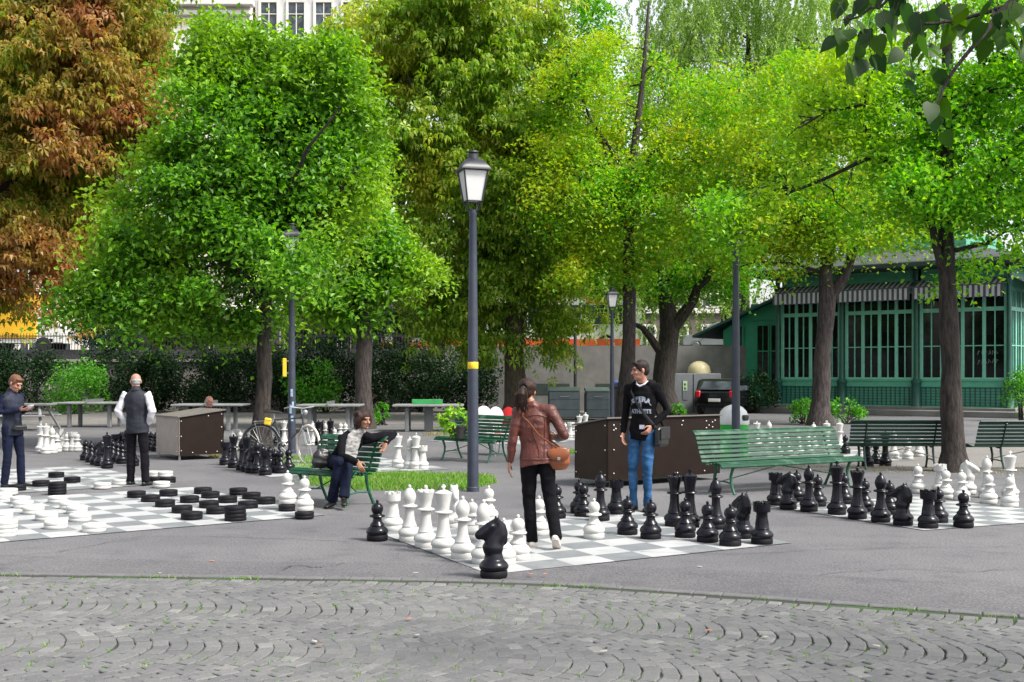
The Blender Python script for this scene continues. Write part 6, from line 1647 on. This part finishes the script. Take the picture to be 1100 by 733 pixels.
# ------------------------------------------------------------------ the overhanging branch near the camera
def overhang():
    base=(6.3,4.6,0); t=thing('linden_tree','near tree whose dark broad leaves hang into the top right corner','tree',base,0); o=Vector(base); rd=random.Random(4)
    b=MB(); b.tube([(0,0,0),(.02,.05,.5),(-.05,.1,2),(-.1,.2,3.6),(-.05,.25,5.5),(.1,.3,7.5)],[.24,.17,.155,.14,.11,.05],14); b.build('trunk',M['bark'],t)
    b=MB(); tips=[]
    dd=5.9
    mains=[[(6.2,4.8,3.5),(4.6,5.3,4.1),W(1150,-60,dd),W(1085,5,dd),W(1050,45,dd-.1),W(1012,95,dd-.1),W(1003,118,dd-.1)],
           [W(1120,-40,dd),W(1010,-12,dd+.1),W(955,0,dd+.1),W(925,16,dd+.1),W(905,22,dd+.1)],
           [W(1085,5,dd),W(1040,20,dd+.1),W(985,28,dd+.1),W(968,62,dd+.1)],
           [(6.2,4.8,3.9),(4.9,5.6,4.5),W(1130,-20,dd+.3),W(1090,15,dd+.3)]]
    for P in mains:
        P=[Vector(p)-o for p in P]; n=len(P); pp=[]
        for a,c in zip(P,P[1:]):
            for k in range(3): pp.append(lerp(a,c,k/3)+Vector((rd.gauss(0,.008),rd.gauss(0,.008),rd.gauss(0,.008))))
        pp.append(P[-1]); m=len(pp)
        b.tube(pp,[max(.005,.05*(1-i/m)**2+.005) if (P[0]+o).x>5 else max(.004,.010*(1-i/m)+.003) for i in range(m)],7)
    spots=[(900,14),(912,30),(925,18),(935,40),(948,22),(930,58),(918,66),(905,50),(955,30),(897,5),(940,5),(925,3),(945,45),(912,80),(935,75),
     (968,10),(985,20),(1000,12),(1015,22),(1032,10),(1048,20),(1065,8),(1080,18),(1095,12),(1075,36),(1095,34),(1090,55),(1060,30),(985,40),(975,60),(990,66),(1003,50),(1012,62),(982,80),(1000,84),(1010,92),(975,92),(1008,118),(1000,108),(1018,40),(960,20),(1045,35),(1083,48),(972,30),(995,30),(1028,30),(1055,50),(990,52),(1010,80),(978,74),(1004,128),(1012,140),(998,122),(940,62),(930,38),(915,42),(902,36),(1090,20),(1070,22),(1098,44)]+[(rd.uniform(1105,1330),rd.uniform(-90,70)) for _q in range(36)]+[(rd.uniform(900,1100),rd.uniform(-70,-8)) for _q in range(24)]
    V=[];Ls=[];S=[];st=MB()
    for (x,y) in spots:
        for rep in range(2 if y<60 else 1):
            c=W(x+rd.gauss(0,5),y+rd.gauss(0,5)-6,dd+rd.uniform(-.35,.35))-o
            L=rd.uniform(.082,.128); w=L*.74
            yaw=rd.uniform(0,6.28); pit=rd.uniform(.15,.9)
            dr=Vector((math.cos(yaw)*math.cos(pit)*.8,math.sin(yaw)*math.cos(pit)*.8,-math.sin(pit)-.35)).normalized()
            nr=Vector((rd.gauss(0,.5),rd.gauss(-.3,.5),.8)); nr=(nr-dr*nr.dot(dr)).normalized(); u=nr.cross(dr)
            outl=[(0,.0),(-.06,.24),(.10,.46),(.36,.50),(.62,.36),(.84,.15),(1.02,0)]
            mid=[(0.0,0),(.36,0),(.70,0),(1.02,0)]
            i0=len(V); pts=[]
            cv=lambda s:-.10*L*(s**2)*1.6
            for s,h in outl: pts.append(c+dr*L*s+u*w*h+nr*(cv(s)+.10*w*abs(h)))
            for s,h in reversed(outl[1:-1]): pts.append(c+dr*L*s-u*w*h+nr*(cv(s)+.10*w*abs(h)))
            ms=[c+dr*L*s+nr*cv(s) for s in (.10,.36,.62,.84)]
            V+=pts+ms; a=i0; q=i0+12
            # fan between rim and midrib
            right=[a,a+1,a+2,a+3,a+4,a+5,a+6]; left=[a,a+11,a+10,a+9,a+8,a+7,a+6]
            mm=[q,q,q,q+1,q+2,q+3,a+6]
            for k in range(6):
                for side,rv in ((right,False),(left,True)):
                    poly=[side[k],side[k+1]]+([mm[k+1],mm[k]] if mm[k+1]!=mm[k] else [mm[k]])
                    poly=list(dict.fromkeys(poly))
                    if len(poly)<3: continue
                    if rv: poly=poly[::-1]
                    Ls+=poly; S.append(len(poly))
            st.tube([c-dr*.05+Vector((0,0,.03)),c],.0018,4)
    me=fast_mesh('leaves',np.array([tuple(v) for v in V]),Ls,S,LM['overhang'],True); link('leaves',me,t)
    st.build('leaf_stalks',M['bark'],t)['kind']='stuff'
    b.build('branches',M['bark_dark'],t)
    # the rest of its crown, above and right of the frame
    global rng
    rng=np.random.default_rng(5); cc=np.array([(8.2,3.9,7.4)])+rng.normal(0,1,(34,3))*np.array([.7,.9,.9])
    ctr=np.repeat(cc,40,0)+rng.normal(0,.35,(1360,3)); leaf_mesh('crown',leaf_quads(ctr,.13)-np.array(base),LM['overhang'],t)
overhang()
# ------------------------------------------------------------------ shrubs
def shrub(label,px,d,w,h,lm,n=26,per=120,size=.13,z=0,group='shrubs along the wall',name='shrub',cat='shrub',seed=0):
    global rng
    rng=np.random.default_rng(400+seed); base=np.array((pxx(px,d),d,z)); t=thing(name,label,cat,base,0,group)
    g=unit(rng.normal(0,1,(n,3)))*np.cbrt(rng.uniform(.2,1,(n,1)))*np.array([w/2,w*.38,h/2*.92])+np.array([0,0,h*.52])
    g[:,2]=np.maximum(g[:,2],.15)
    ci=np.repeat(np.arange(n),per); r=min(w,h)*.24
    c=g[ci]+unit(rng.normal(0,1,(n*per,3)))*np.cbrt(rng.uniform(0,1,(n*per,1)))*r
    c=c[c[:,2]>.03]
    leaf_mesh('foliage',leaf_quads(c,size,asp=.55),lm,t)
    b=MB(); rd=random.Random(seed)
    for k in range(7):
        e=g[rd.randrange(n)]; b.tube([(rd.gauss(0,.08),rd.gauss(0,.08),0),(e[0]*.5,e[1]*.5,e[2]*.55),tuple(e)],[.03,.02,.006],5)
    b.build('stem',M['bark_dark'],t)
    return t
dS=51.5
for k,(px,w,h,lab) in enumerate([(-30,3.2,2.9,'dark evergreen shrub at the left edge behind the phone man'),(28,3.0,3.0,'dark evergreen shrub left of the bright bush'),(125,3.6,3.4,'dark evergreen shrub behind the waistcoat man\'s head'),(208,3.4,2.9,'dark shrub behind the left storage box'),(248,2.9,3.1,'dark shrub left of the maple trunk by the bicycle'),(305,2.8,3.0,'dark shrub right behind the lamp post with the yellow plate'),(350,2.9,3.0,'dark shrub between the two green maples'),(410,3.0,2.9,'dark shrub right of the maple behind the seated woman'),(452,3.0,3.0,'dark shrub behind the table with the green net'),(500,2.6,2.5,'dark shrub behind the blue-grey lamp post'),(170,2.2,2.5,'narrow dark shrub between the two men and the wall')]):
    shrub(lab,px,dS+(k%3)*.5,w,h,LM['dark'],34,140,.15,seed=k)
for k,(px,w,h,lab) in enumerate([(118,4.2,2.3,'dark street shrub behind the railing, left of the waistcoat man'),(205,4.0,2.6,'dark street shrub behind the railing over the left storage box'),(345,4.2,2.8,'dark street shrub behind the railing between the two maples'),(415,4.4,3.0,'dark street shrub behind the railing right of the second maple'),(475,4.0,3.0,'dark street shrub at the end of the railing behind the lamp')]):
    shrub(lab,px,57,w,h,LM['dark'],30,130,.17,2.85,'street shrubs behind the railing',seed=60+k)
shrub('bright yellow green rounded bush beside the phone man',80,49.5,2.6,2.15,LM['bush'],30,130,.13,seed=30)
shrub('mid green bush behind the lamp post and bicycle',335,50.3,2.2,2.4,LM['bush'],22,110,.15,seed=31)
shrub('small sprouting plant at the foot of the maple, left of two',402,38.5,.42,.62,LM['bush'],8,14,.14,seed=32,group='sprouts at the foot of the maple')
shrub('small sprouting plant at the foot of the maple, right of two',411,38.7,.42,.75,LM['bush'],8,14,.14,seed=33,group='sprouts at the foot of the maple')
shrub('green plant at the foot of the tree before the pavilion, left side',862,39.5,.9,.8,LM['bush'],12,40,.12,seed=34,group='plants before the pavilion')
shrub('green plant at the foot of the tree before the pavilion, right side',910,39.5,1.2,.95,LM['bush'],14,45,.12,seed=35,group='plants before the pavilion')
shrub('leafy green plant beside the right corner of the pavilion',1099,42,1.3,1.9,LM['bush'],18,60,.13,seed=36,group='plants before the pavilion')
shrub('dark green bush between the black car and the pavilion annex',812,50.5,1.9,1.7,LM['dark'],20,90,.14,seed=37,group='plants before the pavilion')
shrub('small weeds at the foot of the forked dark tree',728,45.6,.8,.55,LM['bush'],10,30,.10,seed=38,group='plants before the pavilion')
# potted plant standing on the centre bench
pb=W(494,472,22.6); t=thing('potted_plant','leafy yellow green plant in a black pot on the green bench','plant',(pb.x,pb.y,.45),0)
b=MB(); b.lathe([(0,0),(.10,0),(.13,.22),(.14,.22),(.14,.25),(.12,.25),(.115,.21),(0,.21)],16); b.build('pot',M['pot'],t)
rng=np.random.default_rng(77); g=unit(rng.normal(0,1,(22,3)))*np.array([.26,.2,.20])+np.array([-.06,0,.32]); c=np.repeat(g,16,0)+rng.normal(0,.06,(352,3)); c[:,2]=np.maximum(c[:,2],.02)
leaf_mesh('foliage',leaf_quads(c,.105,droop=.7),leafmat('leaf_potted',[(.10,.30,.012),(.20,.42,.02),(.34,.52,.05),(.07,.24,.01)],trans=.35),t)
# fallen leaves
random.seed(9)
fl=MB(); fl.add([(-.035,0,.0),(-.012,.022,.006),(.02,.02,.004),(.045,0,.008),(.02,-.02,.004),(-.012,-.022,.006)],[(0,1,2,3,4,5)])
fm=[fl.mesh('fallen_leaf',mat(n_,c_,.7,.2,20)) for n_,c_ in (('dry_leaf_orange',(.42,.14,.05)),('dry_leaf_pale',(.34,.32,.27)),('dry_leaf_brown',(.22,.13,.07)))]
for k,(px,py,i,lab) in enumerate([(228,604,0,'orange fallen leaf on the asphalt above the cobbles at left'),(338,695,1,'pale fallen leaf on the cobbles, lower left of centre'),(343,699,2,'brown fallen leaf touching the pale one on the cobbles'),(448,688,1,'pale fallen leaf on the cobbles below the black knight'),(439,670,0,'orange fallen leaf on the cobbles left of the black knight'),(762,683,0,'orange fallen leaf on the cobbles right of centre'),(822,690,1,'pinkish fallen leaf on the cobbles at right'),(648,706,1,'pale scrap on the cobbles near the bottom centre'),(571,621,0,'orange fallen leaf on the asphalt beside the black knight'),(586,621,0,'orange fallen leaf just right of another beside the knight'),(446,620,1,'pale fallen leaf on the kerb left of the knight'),(942,700,1,'pale scrap on the cobbles at far right'),(172,617,1,'pale scrap on the kerb at left'),(752,610,1,'white scrap on the asphalt below the black rook')]):
    p=G(px,py); o=link('fallen_leaf',fm[i]); o.location=(p.x,p.y,.034 if py>618 else .009); o.rotation_euler=(0,0,random.uniform(0,6)); o.scale=(.7,)*3
    tag(o,lab,'fallen leaf','fallen leaves')
# ------------------------------------------------------------------ light, sky, camera
AZ,EL=R(118),R(50)    # veiled sun high at the right, a little behind the camera
sd=Vector((math.sin(AZ)*math.cos(EL),math.cos(AZ)*math.cos(EL),math.sin(EL)))
sun=bpy.data.lights.new('sun','SUN'); sun.energy=3.1; sun.angle=R(13); sun.color=(1,.955,.88)
so=bpy.data.objects.new('sun',sun); COL.objects.link(so); so.rotation_euler=sd.to_track_quat('Z','Y').to_euler(); so.location=sd*50
w=bpy.data.worlds.new('World'); scene.world=w; w.use_nodes=True; nt=w.node_tree; nt.nodes.clear()
out=nt.nodes.new('ShaderNodeOutputWorld'); bg=nt.nodes.new('ShaderNodeBackground'); sky=nt.nodes.new('ShaderNodeTexSky')
sky.sky_type='NISHITA'; sky.sun_disc=False; sky.sun_elevation=EL; sky.sun_rotation=AZ; sky.air_density=1.2; sky.dust_density=4.0; sky.altitude=400
hs=nt.nodes.new('ShaderNodeHueSaturation'); hs.inputs['Saturation'].default_value=.28; hs.inputs['Value'].default_value=1.15
nt.links.new(sky.outputs[0],hs.inputs['Color']); nt.links.new(hs.outputs[0],bg.inputs['Color']); bg.inputs['Strength'].default_value=.135
nt.links.new(bg.outputs[0],out.inputs[0])
cam=bpy.data.cameras.new('camera'); co=bpy.data.objects.new('camera',cam); COL.objects.link(co); scene.camera=co
co.location=(0,0,HC); co.rotation_euler=(math.pi/2,0,0)
cam.sensor_width=36; cam.lens=36*F/1100; cam.shift_y=(YH-366.5)/1100; cam.clip_end=1000; cam.clip_start=.05
vs=scene.view_settings; vs.view_transform='Standard'; vs.look='None'; vs.exposure=1.0; vs.gamma=1; vs.use_curve_mapping=False
cy=scene.cycles; cy.max_bounces=6; cy.diffuse_bounces=3; cy.glossy_bounces=2; cy.transmission_bounces=3; cy.transparent_max_bounces=4
cy.caustics_reflective=False; cy.caustics_refractive=False
